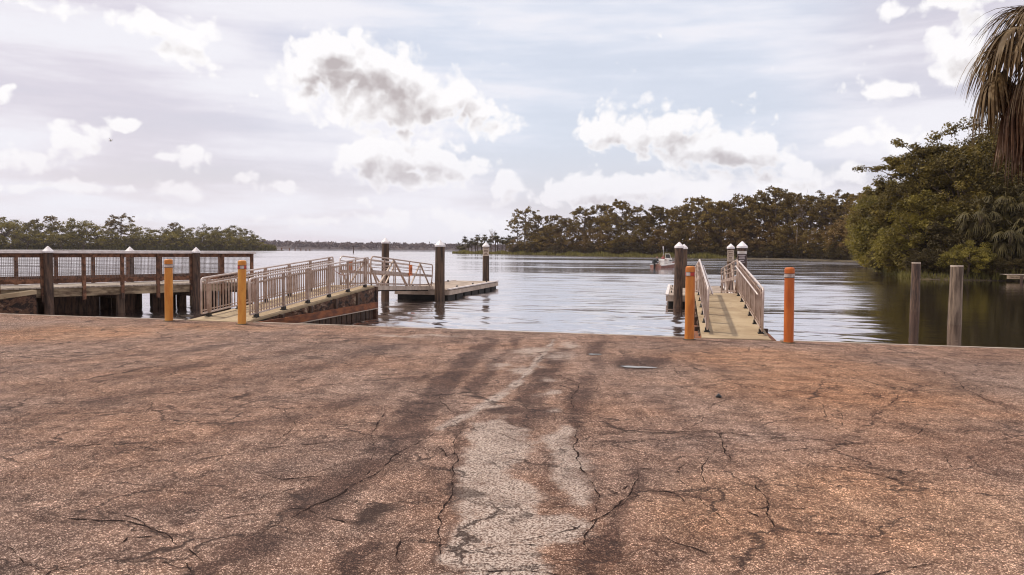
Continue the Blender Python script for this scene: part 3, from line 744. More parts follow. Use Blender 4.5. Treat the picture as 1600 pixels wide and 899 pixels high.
def build_water():
    m, t, p, o_ = new_mat('river_water')
    co = t.n('ShaderNodeNewGeometry').outputs['Position']
    flat = t.mapping(co, scale=(1, 1, 0))
    r2 = t.noise(t.mapping(flat, scale=(0.8, 1.8, 1), rot=(0, 0, R(-14))), 4.0, 3, 0.5)
    setp(t, p, (0.010, 0.007, 0.005), t.math('MULTIPLY_ADD', t.n('ShaderNodeAttribute', attribute_name='chop').outputs['Fac'], 0.22, 0.06), normal=t.bump(r2, 0.003))
    p.inputs['IOR'].default_value = 1.8
    gl = t.n('ShaderNodeBsdfGlossy'); gl.inputs[0].default_value = (1.0, 0.95, 0.955, 1)
    t.link(p.inputs['Roughness'].links[0].from_socket, gl.inputs['Roughness'])
    t.link(p.inputs['Normal'].links[0].from_socket, gl.inputs['Normal'])
    ms = t.n('ShaderNodeMixShader'); ms.inputs[0].default_value = 0.66
    t.link(p.outputs[0], ms.inputs[1]); t.link(gl.outputs[0], ms.inputs[2]); t.link(ms.outputs[0], o_.inputs[0])
    # the open water far off and outside the view
    mb = MB()
    mb.add([(-5000, -3000, WATER - .08), (5000, -3000, WATER - .08), (5000, 7000, WATER - .08), (-5000, 7000, WATER - .08)], [(0, 1, 2, 3)])
    tag(mb.build('open_water', m), kind='structure')
    # rippled water of the basin: real wavelets, ruffled and calmer wind lanes lying across the basin
    rng = np.random.default_rng(42)
    rr = [14.0]
    while rr[-1] < 520: rr.append(rr[-1] * 1.0058)
    rr = np.array(rr); aa = np.linspace(-.82, .82, 860)
    A_, R_ = np.meshgrid(aa, rr)
    X, Y = R_ * np.sin(A_), R_ * np.cos(A_)
    def vnoise(x, y, seed):
        g = np.random.default_rng(seed).random((256, 256))
        xi, yi = np.floor(x).astype(int), np.floor(y).astype(int); fx, fy = x - xi, y - yi
        fx, fy = fx * fx * (3 - 2 * fx), fy * fy * (3 - 2 * fy)
        g_ = lambda a, b: g[a % 256, b % 256]
        return (g_(xi, yi) * (1 - fx) + g_(xi + 1, yi) * fx) * (1 - fy) + (g_(xi, yi + 1) * (1 - fx) + g_(xi + 1, yi + 1) * fx) * fy
    lane = np.zeros_like(X)
    for k, (sx, sy, w) in enumerate(((.012, .07, 1.0), (.03, .17, .7), (.09, .42, .5), (.25, 1.0, .35))):
        yy = Y + .10 * X
        lane += w * (vnoise(X * sx + 31.7 * k, yy * sy + 12.3 * k, 50 + k) - .5)
    lane = np.clip((lane + .26) / .42, 0, 1); lane = lane * lane * (3 - 2 * lane)
    amp = .22 + .78 * lane
    lee = np.clip((np.tan(A_) - .43) / .08, 0, 1)        # still water in the lee of the right bank
    amp *= 1 - .93 * lee * np.clip((95 - Y) / 30, 0, 1)
    space = R_ * .0058
    Z = np.zeros_like(X); lost = np.zeros_like(X)
    NWV = 44
    for i in range(NWV):
        lam = .42 * (7.0 / .42) ** (i / (NWV - 1)) * rng.uniform(.9, 1.1)
        th = rng.normal() * .55 + .15
        kx, ky = math.sin(th), math.cos(th)
        sl = .026 * (lam / .8) ** -.5
        fade = np.clip((lam / space - 2.2) / 2.0, 0, 1)
        ph = rng.uniform(0, 6.283)
        lost += sl * sl * (1 - fade)
        Z += sl * lam / (2 * math.pi) * fade * np.sin((kx * X + ky * Y) * 2 * math.pi / lam + ph + 1.5 * vnoise(X / (lam * 5), Y / (lam * 5), 90 + i))
    Z *= amp
    nr, nc = X.shape
    idx = np.arange(nr * nc).reshape(nr, nc)
    Fq = np.stack([idx[:-1, 1:], idx[:-1, :-1], idx[1:, :-1], idx[1:, 1:]], -1).reshape(-1, 4)
    me = np_mesh('water', np.stack([X, Y, WATER + Z], -1).reshape(-1, 3), Fq, m, smooth=True)
    ch = me.attributes.new('chop', 'FLOAT', 'POINT'); ch.data.foreach_set('value', (np.sqrt(lost) / .17 * amp).astype(np.float32).ravel())
    o = bpy.data.objects.new('water', me); COL.objects.link(o); tag(o, kind='structure')
build_water()

# ================================================================== BOLLARDS
def bollard(v, u, redder, label, band):
    t = thing('bollard', W(v, u, 0), RZ, label, 'bollard', 'orange bollards along the edge')
    r = 0.089
    rnd = random.Random(int(v * 100))
    lx, ly = rnd.uniform(-.012, .012), rnd.uniform(-.012, .012)
    at = lambda z: W(v + lx * z, u + ly * z, z)
    mb = MB(); zs = [-.06, 0, .02, .3, .6, .9, 1.2, 1.30]
    mb.tube([at(z) for z in zs], [r * 1.03, r * 1.03] + [r * rnd.uniform(.985, 1.012) for _ in zs[2:]], 22)
    post = mb.build('post', M_BOLLARD, t, smooth=True); post['redder'] = float(redder)
    mb = MB(); mb.tube([at(1.3005), at(1.37), at(1.395), at(1.41)], [r * 1.02, r * 1.02, r * .95, r * .70], 22)
    p = mb.build('top', M_BOLLARD, t); p['redder'] = float(redder) * .8 + .2
    mb = MB(); mb.tube([at(1.218), at(1.228)], r + .004, 22); mb.tube([at(1.293), at(1.3)], r + .004, 22); mb.build('tape_edge', M_BLACKTAPE, post)
    n = 6
    for k in range(n):
        mb = MB(); m_ = 6
        c = at(1.26); a0 = RZ - math.pi / 2 + 2 * math.pi * k / n + .02; a1 = a0 + 2 * math.pi / n - .04
        ring = lambda rr, z: [c + Vector((rr * math.cos(a0 + (a1 - a0) * q / m_), rr * math.sin(a0 + (a1 - a0) * q / m_), z)) for q in range(m_ + 1)]
        mb.add(ring(r + .003, -.032) + ring(r + .003, .032), [(q, q + 1, q + m_ + 2, q + m_ + 1) for q in range(m_)])
        mb.build('reflective_tape', band[k % 2], post, smooth=True)
    # dirt and grit gathered round the foot
    mb = MB(); nn = 20
    ring = [W(v + (r + rnd.uniform(.02, .07)) * math.cos(2 * math.pi * k / nn), u + (r + rnd.uniform(.02, .09)) * math.sin(2 * math.pi * k / nn), .005) for k in range(nn)]
    top = [W(v + r * math.cos(2 * math.pi * k / nn), u + r * math.sin(2 * math.pi * k / nn), .018) for k in range(nn)]
    mb.add(ring + top, [(k, (k + 1) % nn, nn + (k + 1) % nn, nn + k) for k in range(nn)])
    mb.build('foot_dirt', M_SOIL, t)
    return t
bollard(-11.30, 15.41, 0.12, 'faded yellow orange bollard with grey tape beside the boardwalk water gap', (M_WHITETAPE, M_WHITETAPE))
bollard(-9.35, 15.23, 0.0, 'yellow orange bollard with red and white tape beside the long picket railing', (M_WHITETAPE, M_REDTAPE))
bollard(0.25, 15.06, 0.55, 'orange bollard with red and white tape left of the concrete approach to the dark pilings', (M_REDTAPE, M_WHITETAPE))
bollard(2.06, 15.06, 1.0, 'scratched red orange bollard with white band standing alone right of the concrete approach', (M_WHITETAPE, M_WHITETAPE))

# ================================================================== APPROACHES, RAILINGS
def approach(v0, v1, u1, zt, label, visible_side):
    u0 = 15.42
    zf = lambda u: 0.012 + zt * max(0.0, (u - u0 - .35)) / (u1 - u0 - .35)
    t = thing('pier_approach', W((v0 + v1) / 2, u0, 0), RZ, label, 'pier')
    e0, e1 = edge_u(v0), edge_u(v1)
    # landing lip and sloping slabs with joints
    cuts = [u0, u0 + .35] + [u0 + .35 + (u1 - u0 - .35) * k / 4 for k in range(1, 5)]
    for a, b in zip(cuts[:-1], cuts[1:]):
        g = 0.008
        mb = MB(); aa, bb = a + g, b - g
        sv0, sv1 = v0 - .10, v1 + .10
        ea0, ea1 = (max(aa, e0 + .003), max(aa, e1 + .003)) if a == u0 else (aa, aa)
        mb.hexa([W(sv0, ea0, zf(a) - .16), W(sv1, ea1, zf(a) - .16), W(sv1, bb, zf(b) - .16), W(sv0, bb, zf(b) - .16),
                 W(sv0, ea0, zf(a)), W(sv1, ea1, zf(a)), W(sv1, bb, zf(b)), W(sv0, bb, zf(b))])
        mb.build('slab', M_CONC, t, bevel=0.01)
    rnd = random.Random(int(v0 * 7))
    for sv, sg in ((v0 - .13, -1), (v1 + .13, 1)):
        n = 5
        for k in range(n):
            a = u0 + .3 + (u1 - u0 - .3) * k / n + .012; b = u0 + .3 + (u1 - u0 - .3) * (k + 1) / n - .012
            zb = -0.03
            d = rnd.uniform(-.012, .012)
            ta, tb = zf(a) - .055, zf(b) - .055
            lo, hi = sorted((sv + d, sv + d - sg * .12))
            # a rough face: grid with relief
            mb = MB(); nx, nz = 10, 6
            gv = {}
            for i in range(nx + 1):
                for j in range(nz + 1):
                    uu = a + (b - a) * i / nx; top = ta + (tb - ta) * i / nx
                    zz = zb - .02 + (top - zb + .02) * j / nz
                    rr = 0 if i in (0, nx) or j in (0, nz) else rnd.uniform(-.03, .02)
                    gv[i, j] = len(mb.v); mb.v.append(W(sv + d + sg * rr, uu, zz))
            for i in range(nx):
                for j in range(nz):
                    q = (gv[i, j], gv[i + 1, j], gv[i + 1, j + 1], gv[i, j + 1])
                    mb.f.append(q if sg > 0 else tuple(reversed(q)))
            mb.build('wall_panel', M_FLAKY, t)
            if k: 
                mb = MB(); mb.box(W(sv, a - .012, (zf(a) - .2) / 2), (.16, .10, max(.05, zf(a) + .1)), RZ); mb.build('wall_post', M_DARKWOOD, t)
        mb = MB(); mb.bar(W(sv + sg * .03, u0 + .3, -.125), W(sv + sg * .03, u1, -.125), .12, .19); wl = mb.build('waler', M_RUST, t)
        mb = MB(); mb.bar(W(sv + sg * .055, u0 + .3, -.235), W(sv + sg * .055, u1, -.235), .10, .022); mb.build('waler_edge', M_KERB, wl)
        for k in range(22):
            a = u0 + .4 + (u1 - u0 - .5) * k / 21
            mb = MB(); mb.box(W(sv - sg * (.10 + rnd.uniform(0, .02)), a, -1.1), (.05, .30, 1.70), RZ); mb.build('sheet_pile', M_DARKWOOD, t)
    mb = MB(); mb.hexa([W(v0 - .16, u1 + .005, -1.8), W(v1 + .16, u1 + .005, -1.8), W(v1 + .16, u1 + .16, -1.8), W(v0 - .16, u1 + .16, -1.8),
                        W(v0 - .16, u1 + .005, zt - .03), W(v1 + .16, u1 + .005, zt - .03), W(v1 + .16, u1 + .16, zt - .03), W(v0 - .16, u1 + .16, zt - .03)])
    mb.build('end_wall', M_FLAKY, t)
    return zf
zfL = approach(-10.95, -9.65, 23.3, .48, 'sloping concrete pier approach with flaking brown walls beside the wooden boardwalk', 1)
zfR = approach(0.60, 1.70, 22.5, .50, 'tan concrete approach ramp between two railings and red orange bollards', -1)

def shared_box(name, s, mat):
    return MB().box((0, 0, 0), s).mesh(name, mat)
ME_PICKET = shared_box('picket', (.022, .022, .79), M_ALU)
ME_POST = shared_box('post', (.05, .10, 1.02), M_ALU)
ME_BRACKET = MB().bar((0, 0, -.06), (.09, 0, 0), .02, .02).mesh('bracket', M_ALUB)
ME_FOOT = MB().box((0, 0, .01), (.12, .16, .02)).box((0, 0, .05), (.08, .12, .08)).mesh('base_plate', M_BLACK)
def railing(v, ua, ub, zf, inside, label):
    t = thing('railing', W(v, ua, zf(ua)), RZ, label, 'railing', 'picket railings on the pier approaches')
    rot = Matrix.Rotation(RZ, 4, 'Z')
    H = .93
    lift = lambda u, h: W(v, u, zf(u) + h)
    # outer frame with rounded ends
    mb = MB()
    pts = [lift(ua, .10), lift(ua, H - .07), lift(ua + .02, H - .02), lift(ua + .07, H)]
    n = 8
    pts += [lift(ua + .1 + (ub - ua - .2) * k / n, H) for k in range(n + 1)]
    pts += [lift(ub - .07, H), lift(ub - .02, H - .02), lift(ub, H - .07), lift(ub, .10)]
    mb.tube(pts, .024, 8); mb.build('top_rail', M_ALUB, t, smooth=True)
    for h, w in ((H - .10, .03), (.10, .034), (.17, .016)):
        mb = MB(); mb.bar(lift(ua, h), lift(ub, h), .03, w); mb.build('bottom_rail' if h < .3 else 'upper_rail', M_ALU if h > .15 else M_ALUB, t)
    mb = MB()
    hp = [W(v + inside * .09, ua + .12 + (ub - ua - .24) * k / n, zf(ua + .12 + (ub - ua - .24) * k / n) + .80) for k in range(n + 1)]
    mb.tube(hp, .019, 8); mb.build('handrail', M_ALUB, t, smooth=True)
    npk = int((ub - ua) / .125)
    ang = math.atan2(zf(ub) - zf(ua), ub - ua)
    nb = max(2, round((ub - ua) / 1.35))
    posts = [ua + .28 + (ub - ua - .56) * k / nb for k in range(nb + 1)]
    for k in range(1, npk):
        u = ua + (ub - ua) * k / npk
        if min(abs(u - q) for q in posts) < .055: continue
        piece('picket', ME_PICKET, t, Matrix.Translation(lift(u, .47)) @ rot)
    for u in posts:
        pp = piece('post', ME_POST, t, Matrix.Translation(lift(u, .42)) @ rot)
        piece('bracket', ME_BRACKET, pp, Matrix.Translation(lift(u, .80)) @ rot @ Matrix.Rotation(0 if inside > 0 else math.pi, 4, 'Z'))
        piece('base_plate', ME_FOOT, pp, Matrix.Translation(lift(u, -.005)) @ rot)
    return t
railing(-10.90, 16.05, 23.1, zfL, 1, 'picket railing on the boardwalk side of the flaking brown pier approach')
railing(-9.68, 16.1, 23.1, zfL, -1, 'picket railing beside the boat ramp, above the flaking brown wall')
railing(0.62, 15.95, 22.3, zfR, 1, 'steep brown picket railing between boat ramp and tan concrete approach')
railing(1.68, 15.95, 22.3, zfR, -1, 'brown picket railing nearest the scratched red orange bollard')

# hanging chain across the end of the left approach
mb = MB()
for k in range(26):
    a = k / 25; vv = -10.85 + 1.13 * a; z = .48 + .78 - .42 * (1 - (2 * a - 1) ** 2)
    mb.tube([W(vv, 22.6, z), W(vv + .038, 22.6, z - .02 * (1 - 2 * a))], .010 if k % 2 else .016, 5)
single(mb, 'chain', M_CHAIN, W(-10.3, 22.6, .48), RZ, 'thin red chain sagging across the end of the railed pier approach', 'chain')

# ================================================================== FLOATING DOCKS
def floating_dock(v0, v1, u0, u1, label, rub):
    t = thing('floating_dock', W((v0 + v1) / 2, u0, WATER), RZ, label, 'dock', 'floating docks')
    zt = -.05
    npl = int((u1 - u0) / .29)
    me = MB().box((0, 0, 0), (v1 - v0 - .02, (u1 - u0) / npl - .012, .045)).mesh('deck_plank', M_DOCKDECK)
    rnd = random.Random(int(u0))
    for k in range(npl):
        piece('deck_plank', me, t, Matrix.Translation(W((v0 + v1) / 2, u0 + (u1 - u0) * (k + .5) / npl, zt - .0225 + rnd.uniform(-.003, .003))) @ Matrix.Rotation(RZ, 4, 'Z'))
    for a, b in (((v0, u0), (v1, u0)), ((v1, u0), (v1, u1)), ((v1, u1), (v0, u1)), ((v0, u1), (v0, u0))):
        mb = MB(); mb.bar(W(*a, zt - .15), W(*b, zt - .15), .07, .19); mb.build('fascia', M_CHORD, t)
    for vv in (v0, v1):
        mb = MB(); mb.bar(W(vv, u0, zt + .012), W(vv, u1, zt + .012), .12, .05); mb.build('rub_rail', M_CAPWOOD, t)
    nf = 7
    for k in range(nf):
        a = u0 + (u1 - u0) * k / nf + .12; b = u0 + (u1 - u0) * (k + 1) / nf - .12
        mb = MB(); mb.hexa([W(v0 + .05, a, -.85), W(v1 - .05, a, -.85), W(v1 - .05, b, -.85), W(v0 + .05, b, -.85),
                            W(v0 + .05, a, zt - .25), W(v1 - .05, a, zt - .25), W(v1 - .05, b, zt - .25), W(v0 + .05, b, zt - .25)])
        mb.build('float', M_FLOAT, t, bevel=.03)
    for k in range(3):
        for vv in (v0 + .16, v1 - .16):
            u = u0 + (u1 - u0) * (.2 + .3 * k)
            mb = MB(); mb.box(W(vv, u, zt + .03), (.04, .08, .06), RZ); mb.bar(W(vv, u - .13, zt + .075), W(vv, u + .13, zt + .075), .035, .03)
            mb.build('cleat', M_BLACK, t)
floating_dock(-12.05, -9.62, 31.75, 41.0, 'low floating dock with pale rub rail reached by gangway with orange signs', 1)
floating_dock(-.38, 2.2, 31.0, 40.0, 'floating dock with two dark pilings at its corner by the motorboat', -1)

def gangway(vn, un, zn, vf, uf, zf_, label):
    a0, b0 = Vector((vn, un, zn)), Vector((vf, uf, zf_))
    ax = W(*b0) - W(*a0); yaw = math.atan2(-ax.x, ax.y)
    t = thing('gangway', W(vn, un, zn), yaw, label, 'gangway', 'truss gangways to the floating docks')
    hw = .52
    side = Vector((math.cos(yaw), math.sin(yaw), 0))
    P = lambda s, k, h: W(*a0) + ax * k + side * (s * hw) + Vector((0, 0, h))
    mb = MB(); mb.hexa([P(-1, 0, -.10), P(1, 0, -.10), P(1, 1, -.10), P(-1, 1, -.10), P(-1, 0, -.04), P(1, 0, -.04), P(1, 1, -.04), P(-1, 1, -.04)])
    mb.build('walkway', M_DOCKDECK, t)
    H = .98
    for s in (-1, 1):
        mb = MB(); mb.bar(P(s, 0, -.05), P(s, 1, -.05), .07, .16); mb.build('bottom_chord', M_CHORD, t)
        mb = MB(); mb.tube([P(s, .0, .0), P(s, -.012, .5), P(s, -.005, H - .1), P(s, .012, H - .015), P(s, .03, H)] + [P(s, .03 + .94 * k / 6, H) for k in range(1, 7)] +
                           [P(s, .985, H - .015), P(s, .998, H - .1), P(s, .99, .5), P(s, .965, .0)], .026, 8)
        mb.build('top_rail', M_ALUB if s < 0 else M_ALU, t, smooth=True)
        mb = MB(); mb.bar(P(s, 0, .48), P(s, .99, .48), .03, .10); mb.build('mid_rail', M_ALU, t)
        for h in (.70, .83):
            mb = MB(); mb.bar(P(s, 0, h), P(s, .99, h), .02, .022); mb.build('upper_rail', M_ALU, t)
        mb = MB(); mb.bar(P(s, 0, .09), P(s, .97, .09), .02, .05); mb.build('toe_rail', M_ALU, t)
        for k in (.17, .30, .55, .74):
            mb = MB(); mb.bar(P(s, k, 0), P(s, k, H), .035, .035, up=ax); mb.build('upright', M_ALU, t)
        for k0, h0, k1, h1 in ((-.005, .62, .08, .0), (.08, .0, .30, H - .03), (.30, H - .03, .52, 0), (.56, 0, .74, H - .03), (.74, H - .03, .94, 0)):
            mb = MB(); mb.bar(P(s, k0, h0), P(s, k1, h1), .045, .055); mb.build('diagonal', M_CHORD if h1 > h0 else M_ALU, t)
    for k in range(5):
        mb = MB(); mb.bar(P(-1, .1 + .2 * k, -.14), P(1, .1 + .2 * k, -.14), .05, .07); mb.build('cross_beam', M_FLOAT, t)
    return P, side, yaw
PL, sideL, yawL = gangway(-10.27, 23.48, .46, -11.05, 32.3, .02, 'aluminium truss gangway with two orange signs beyond the flaking brown pier')
PR, sideR, yawR = gangway(1.15, 22.68, .48, 1.2, 31.6, .02, 'aluminium truss gangway at the end of the tan concrete approach')

def gang_sign(P, side, yaw, s, k, label, kind):
    c = P(s, k, .64) + side * (s * .04)
    t = thing('sign', c - Vector((0, 0, .2)), yaw, label, 'sign', 'orange signs on the gangways')
    ax = Vector((-math.sin(yaw), math.cos(yaw), 0))
    mb = MB(); mb.bar(c - ax * .25, c + ax * .25, .012, .42); pl = mb.build('plate', M_SIGNO, t)
    n = side * s * .009
    def mark(x0, x1, z0, z1, mat=M_INK):
        mb = MB(); zc = (z0 + z1) / 2
        mb.bar(c + n + ax * x0 * s + Vector((0, 0, zc)), c + n + ax * x1 * s + Vector((0, 0, zc)), .004, z1 - z0); mb.build('print', mat, pl)
    if kind == 0:
        mark(-.05, .03, .05, .13); mark(-.02, .11, .0, .035); mark(.05, .09, -.10, .0); mark(-.12, -.06, -.10, .02); mark(-.16, .16, -.165, -.145)
    else:
        mark(-.02, .12, .07, .10); mark(-.02, .12, -.06, -.03); mark(-.02, .01, -.03, .07); mark(.09, .12, -.03, .07); mark(.035, .065, .005, .035); mark(-.10, .12, -.13, -.10)
gang_sign(PL, sideL, yawL, -1, .12, 'orange sign on the gangway just past the end of the picket railing', 0)
gang_sign(PL, sideL, yawL, 1, .55, 'orange sign with dark square halfway down the truss gangway', 1)
gang_sign(PR, sideR, yawR, 1, .42, 'orange sign on gangway beyond the tan concrete approach', 0)

# ================================================================== PILINGS
def piling(pos, ztop, r, label, mat=M_PILE, cap=True, sq=False, name='piling', group='mooring pilings'):
    t = thing(name, Vector((pos.x, pos.y, WATER)), 0.0, label, 'piling', group)
    rnd = random.Random(int(pos.x * 31))
    mb = MB(); dx, dy = rnd.uniform(-.03, .03), rnd.uniform(-.03, .03)
    hs = [-2.5, -.5, 0.0, .5, 1.1, ztop - .12]
    mb.tube([Vector((pos.x + dx * (h - ztop) / 3, pos.y + dy * (h - ztop) / 3, h)) for h in hs],
            [r * 1.10, r * 1.08, r * 1.06, r * 1.02, r, r * .99], 18)
    mb.build('shaft', mat, t, smooth=False)
    if cap:
        mb = MB(); mb.cone((pos.x, pos.y, ztop - .12), r * 1.12, r * 1.02, 18, .07); mb.build('cap', M_CAP, t)
    else:
        mb = MB(); mb.tube([Vector((pos.x, pos.y, ztop - .118)), Vector((pos.x, pos.y, ztop - .07))], r * 1.0, 18); mb.build('top', M_KERB, t)
    return t
piling(W(-12.25, 31.1), 2.10, .16, 'thin dark piling with pale pointed cap behind the truss gangway')
piling(W(-9.93, 31.5), 1.98, .205, 'thick brown piling with pointed cap at gangway end of floating dock', M_PILE)
piling(W(-10.36, 41.25), 2.02, .18, 'brown piling with cream notice at far end of floating dock')
piling(W(.06, 30.75), 2.00, .165, 'near black piling with white pointed cap in front of the motorboat', M_DARKWOOD)
piling(W(.30, 37.4), 1.98, .16, 'brown piling half hidden behind a darker piling near motorboat', M_PILE)
piling(W(2.42, 30.7), 2.02, .185, 'dark piling with white cap and dark notice past the concrete approach', M_DARKWOOD)
piling(W(2.50, 38.4), 2.02, .165, 'brown piling with white cap and cream notice past the concrete approach')
piling(Vector((15.14, 28.8, 0)), 1.42, .155, 'dark flat topped piling standing alone in the tree reflection', M_DARKWOOD, cap=False)
piling(Vector((13.74, 23.74, 0)), 1.40, .18, 'pale weathered flat topped piling beside a darker one', M_PALEPILE, cap=False)

def pile_sign(pos, zc, w, h, face, ink, label):
    d = Vector((0 - pos.x, 0 - pos.y, 0)).normalized()
    yaw = math.atan2(d.x, -d.y)
    t = thing('notice', Vector((pos.x, pos.y, zc - h / 2)), yaw, label, 'notice', 'notices on pilings')
    mb = MB(); mb.box(Vector((pos.x, pos.y, zc)), (w, .012, h), yaw); pl = mb.build('plate', face, t)
    rows = 5
    for k in range(rows):
        z = zc + h * (.36 - .18 * k)
        ww = w * (.8, .62, .72, .5, .66)[k]
        c = Vector((pos.x, pos.y, z)) + d * .009
        mb = MB(); mb.box(c, (ww, .004, h * (.09 if k % 2 else .06)), yaw); mb.build('print', ink, pl)
def front(p, r):
    return p + Vector((-p.x, -p.y, 0)).normalized() * (r * 1.05 + .01)
pile_sign(front(W(-10.36, 41.25), .18), 1.56, .32, .46, M_SIGNW, M_INK, 'cream notice on piling at far end of the floating dock')
pile_sign(front(W(2.50, 38.4), .165), 1.48, .30, .54, M_SIGNW, M_INK, 'cream notice with dark rows of print on brown piling')
pile_sign(front(W(2.42, 30.7), .185), 1.42, .32, .36, M_SIGND, M_INKW, 'dark notice with pale print on the darker piling')
pile_sign(front(W(2.42, 30.7), .185), 1.66, .34, .10, M_WHITE, M_SIGNW, 'small white plate just under the cap of dark piling')

# ================================================================== BOARDWALK
BA = Vector((-14.4, 23.5, 0)); BE = Vector((.642, .767, 0)).normalized(); BN = Vector((-BE.y, BE.x, 0))
BYAW = math.atan2(BE.y, BE.x)
SP = 1.183
def boardwalk():
    B = lambda s, n, z: BA + BE * s + BN * n + Vector((0, 0, z))
    t = thing('boardwalk', B(-.1, 0, WATER), BYAW, 'dark timber boardwalk with wire mesh railing and pale cap rail over water', 'boardwalk')
    rot = Matrix.Rotation(BYAW, 4, 'Z')
    s0, s1, wd = -4 * SP, 6 * SP, 2.2
    rnd = random.Random(3)
    for n0, sg in ((0.0, -1), (wd, 1)):
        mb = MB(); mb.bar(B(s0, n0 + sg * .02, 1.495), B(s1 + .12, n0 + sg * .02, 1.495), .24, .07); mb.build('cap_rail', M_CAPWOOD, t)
        for k in range(-4, 7):
            s = k * SP
            mb = MB(); mb.box(B(s, n0 + sg * .05, .72), (.10, .095, 1.50 + rnd.uniform(-.05, .05)), BYAW); mb.build('rail_post', M_RAILWOOD, t)
            if k == 6: break
            mb = MB(); mb.bar(B(s + .053, n0 + sg * .01, 1.40), B(s + SP - .053, n0 + sg * .01, 1.40), .045, .14); mb.build('upper_rail', M_RAILWOOD, t)
            mb = MB(); mb.bar(B(s + .053, n0 + sg * .01, .60), B(s + SP - .053, n0 + sg * .01, .60), .045, .15); mb.build('lower_rail', M_RAILWOOD, t)
            if k >= -3:
                mb = MB()
                for j in range(1, 22):
                    x = s + .06 + (SP - .12) * j / 22
                    mb.bar(B(x, n0 + sg * .036, .66), B(x, n0 + sg * .036, 1.34), .007, .007, up=BN)
                for j in range(1, 14):
                    z = .67 + .66 * j / 14
                    mb.bar(B(s + .055, n0 + sg * .042, z), B(s + SP - .055, n0 + sg * .042, z), .007, .007)
                mb.build('wire_mesh', M_WIRE, t)
        mb = MB(); mb.bar(B(s0, n0, .235), B(s1, n0, .235), .06, .26); mb.build('fascia', M_FASCIA, t)
    # end rail
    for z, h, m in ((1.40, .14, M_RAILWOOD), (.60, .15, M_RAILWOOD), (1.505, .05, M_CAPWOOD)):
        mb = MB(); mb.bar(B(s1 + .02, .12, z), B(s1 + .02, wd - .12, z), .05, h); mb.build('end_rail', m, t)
    for j in range(4):
        mb = MB(); mb.bar(B(s0, .35 + .5 * j, .24), B(s1, .35 + .5 * j, .24), .05, .24); mb.build('joist', M_DARKWOOD, t)
    npl = int((s1 - s0) / .15)
    me = MB().box((0, 0, 0), (.14, wd + .16, .045)).mesh('deck_plank', M_PLANK)
    for k in range(npl):
        piece('deck_plank', me, t, Matrix.Translation(B(s0 + (s1 - s0) * (k + .5) / npl, wd / 2, .39 + rnd.uniform(-.003, .003))) @ rot)
    for n0, ks in ((-.16, (0, 4)), (wd + .16, (-1, 3)), (.12, (2,)), (wd - .12, (1, 5)), (.12, (6,)), (.12, (-4,))):
        for k in ks:
            out = n0 < 0 or n0 > wd
            top = 1.53 if out else .25
            mb = MB(); mb.tube([B(k * SP + (.13 if out else 0), n0, z) for z in (-2.4, -.5, .2, top)], [.145, .14, .13, .125], 14); pl = mb.build('pile', M_DARKWOOD if out else M_PILE, t)
            if out:
                c = B(k * SP + .13, n0, top); mb = MB(); mb.cone(c, .155, .15, 14, .05); mb.build('pile_cap', M_CAP, pl)
    skirt = random.Random(17)
    for row, n0 in ((0, wd - .30), (1, 1.1)):
        s = s0 + .2 * row
        while s < s1 - .1:
            wv_ = skirt.uniform(.22, .42)
            if skirt.random() < (.90 if row == 0 else .45):
                mb = MB(); mb.box(B(s + wv_ / 2, n0 + skirt.uniform(-.03, .03), -.34), (wv_ - .015, .04, 1.05 - skirt.choice((0, 0, .12, .3))), BYAW); mb.build('skirt_board', M_DARKWOOD, t)
            s += wv_
    for k in (0, 2, 4, 6):
        mb = MB(); mb.bar(B(k * SP, -.12, .06), B(k * SP, wd + .12, .06), .10, .20); mb.build('cross_beam', M_DARKWOOD, t)
boardwalk()
B_ = lambda s, n, z: BA + BE * s + BN * n + Vector((0, 0, z))
mb = MB()
nx = 14; gv = {}
rnd = random.Random(8)
for i in range(nx + 1):
    s = -5.2 + 4.9 * i / nx
    top = .36 + (s + .3) * .12
    for j in range(6):
        gv[i, j] = len(mb.v)
        zz = -1.6 + (max(top, .02) - .03 + 1.6) * j / 5
        mb.v.append(B_(s, -.42 + (rnd.uniform(-.05, .04) if 0 < i < nx and j < 5 else 0), zz))
for i in range(nx):
    for j in range(5):
        mb.f.append((gv[i, j], gv[i + 1, j], gv[i + 1, j + 1], gv[i, j + 1]))
ab = thing('abutment', B_(-2, -.4, -.5), BYAW, 'brown crumbling abutment wall with tan concrete top at the boardwalk start', 'abutment')
mb.build('wall_face', M_FLAKY, ab)
mb = MB()
for i in range(3):
    a, b = -5.2 + 4.9 * i / 3 + .01, -5.2 + 4.9 * (i + 1) / 3 - .01
    ta, tb = max(.02, .36 + (a + .3) * .12), max(.02, .36 + (b + .3) * .12)
    mb = MB(); mb.hexa([B_(a, -.48, ta - .12), B_(b, -.48, tb - .12), B_(b, -.09, tb - .12), B_(a, -.09, ta - .12), B_(a, -.48, ta), B_(b, -.48, tb), B_(b, -.09, tb), B_(a, -.09, ta)])
    mb.build('top_slab', M_CONC, ab)
mb = MB(); mb.hexa([B_(-.4, -.40, -1.6), B_(-.3, -.40, -1.6), B_(-.3, 2.0, -1.6), B_(-.4, 2.0, -1.6), B_(-.4, -.40, .1), B_(-.3, -.40, .1), B_(-.3, 2.0, .1), B_(-.4, 2.0, .1)])
mb.build('return_wall', M_FLAKY, ab)

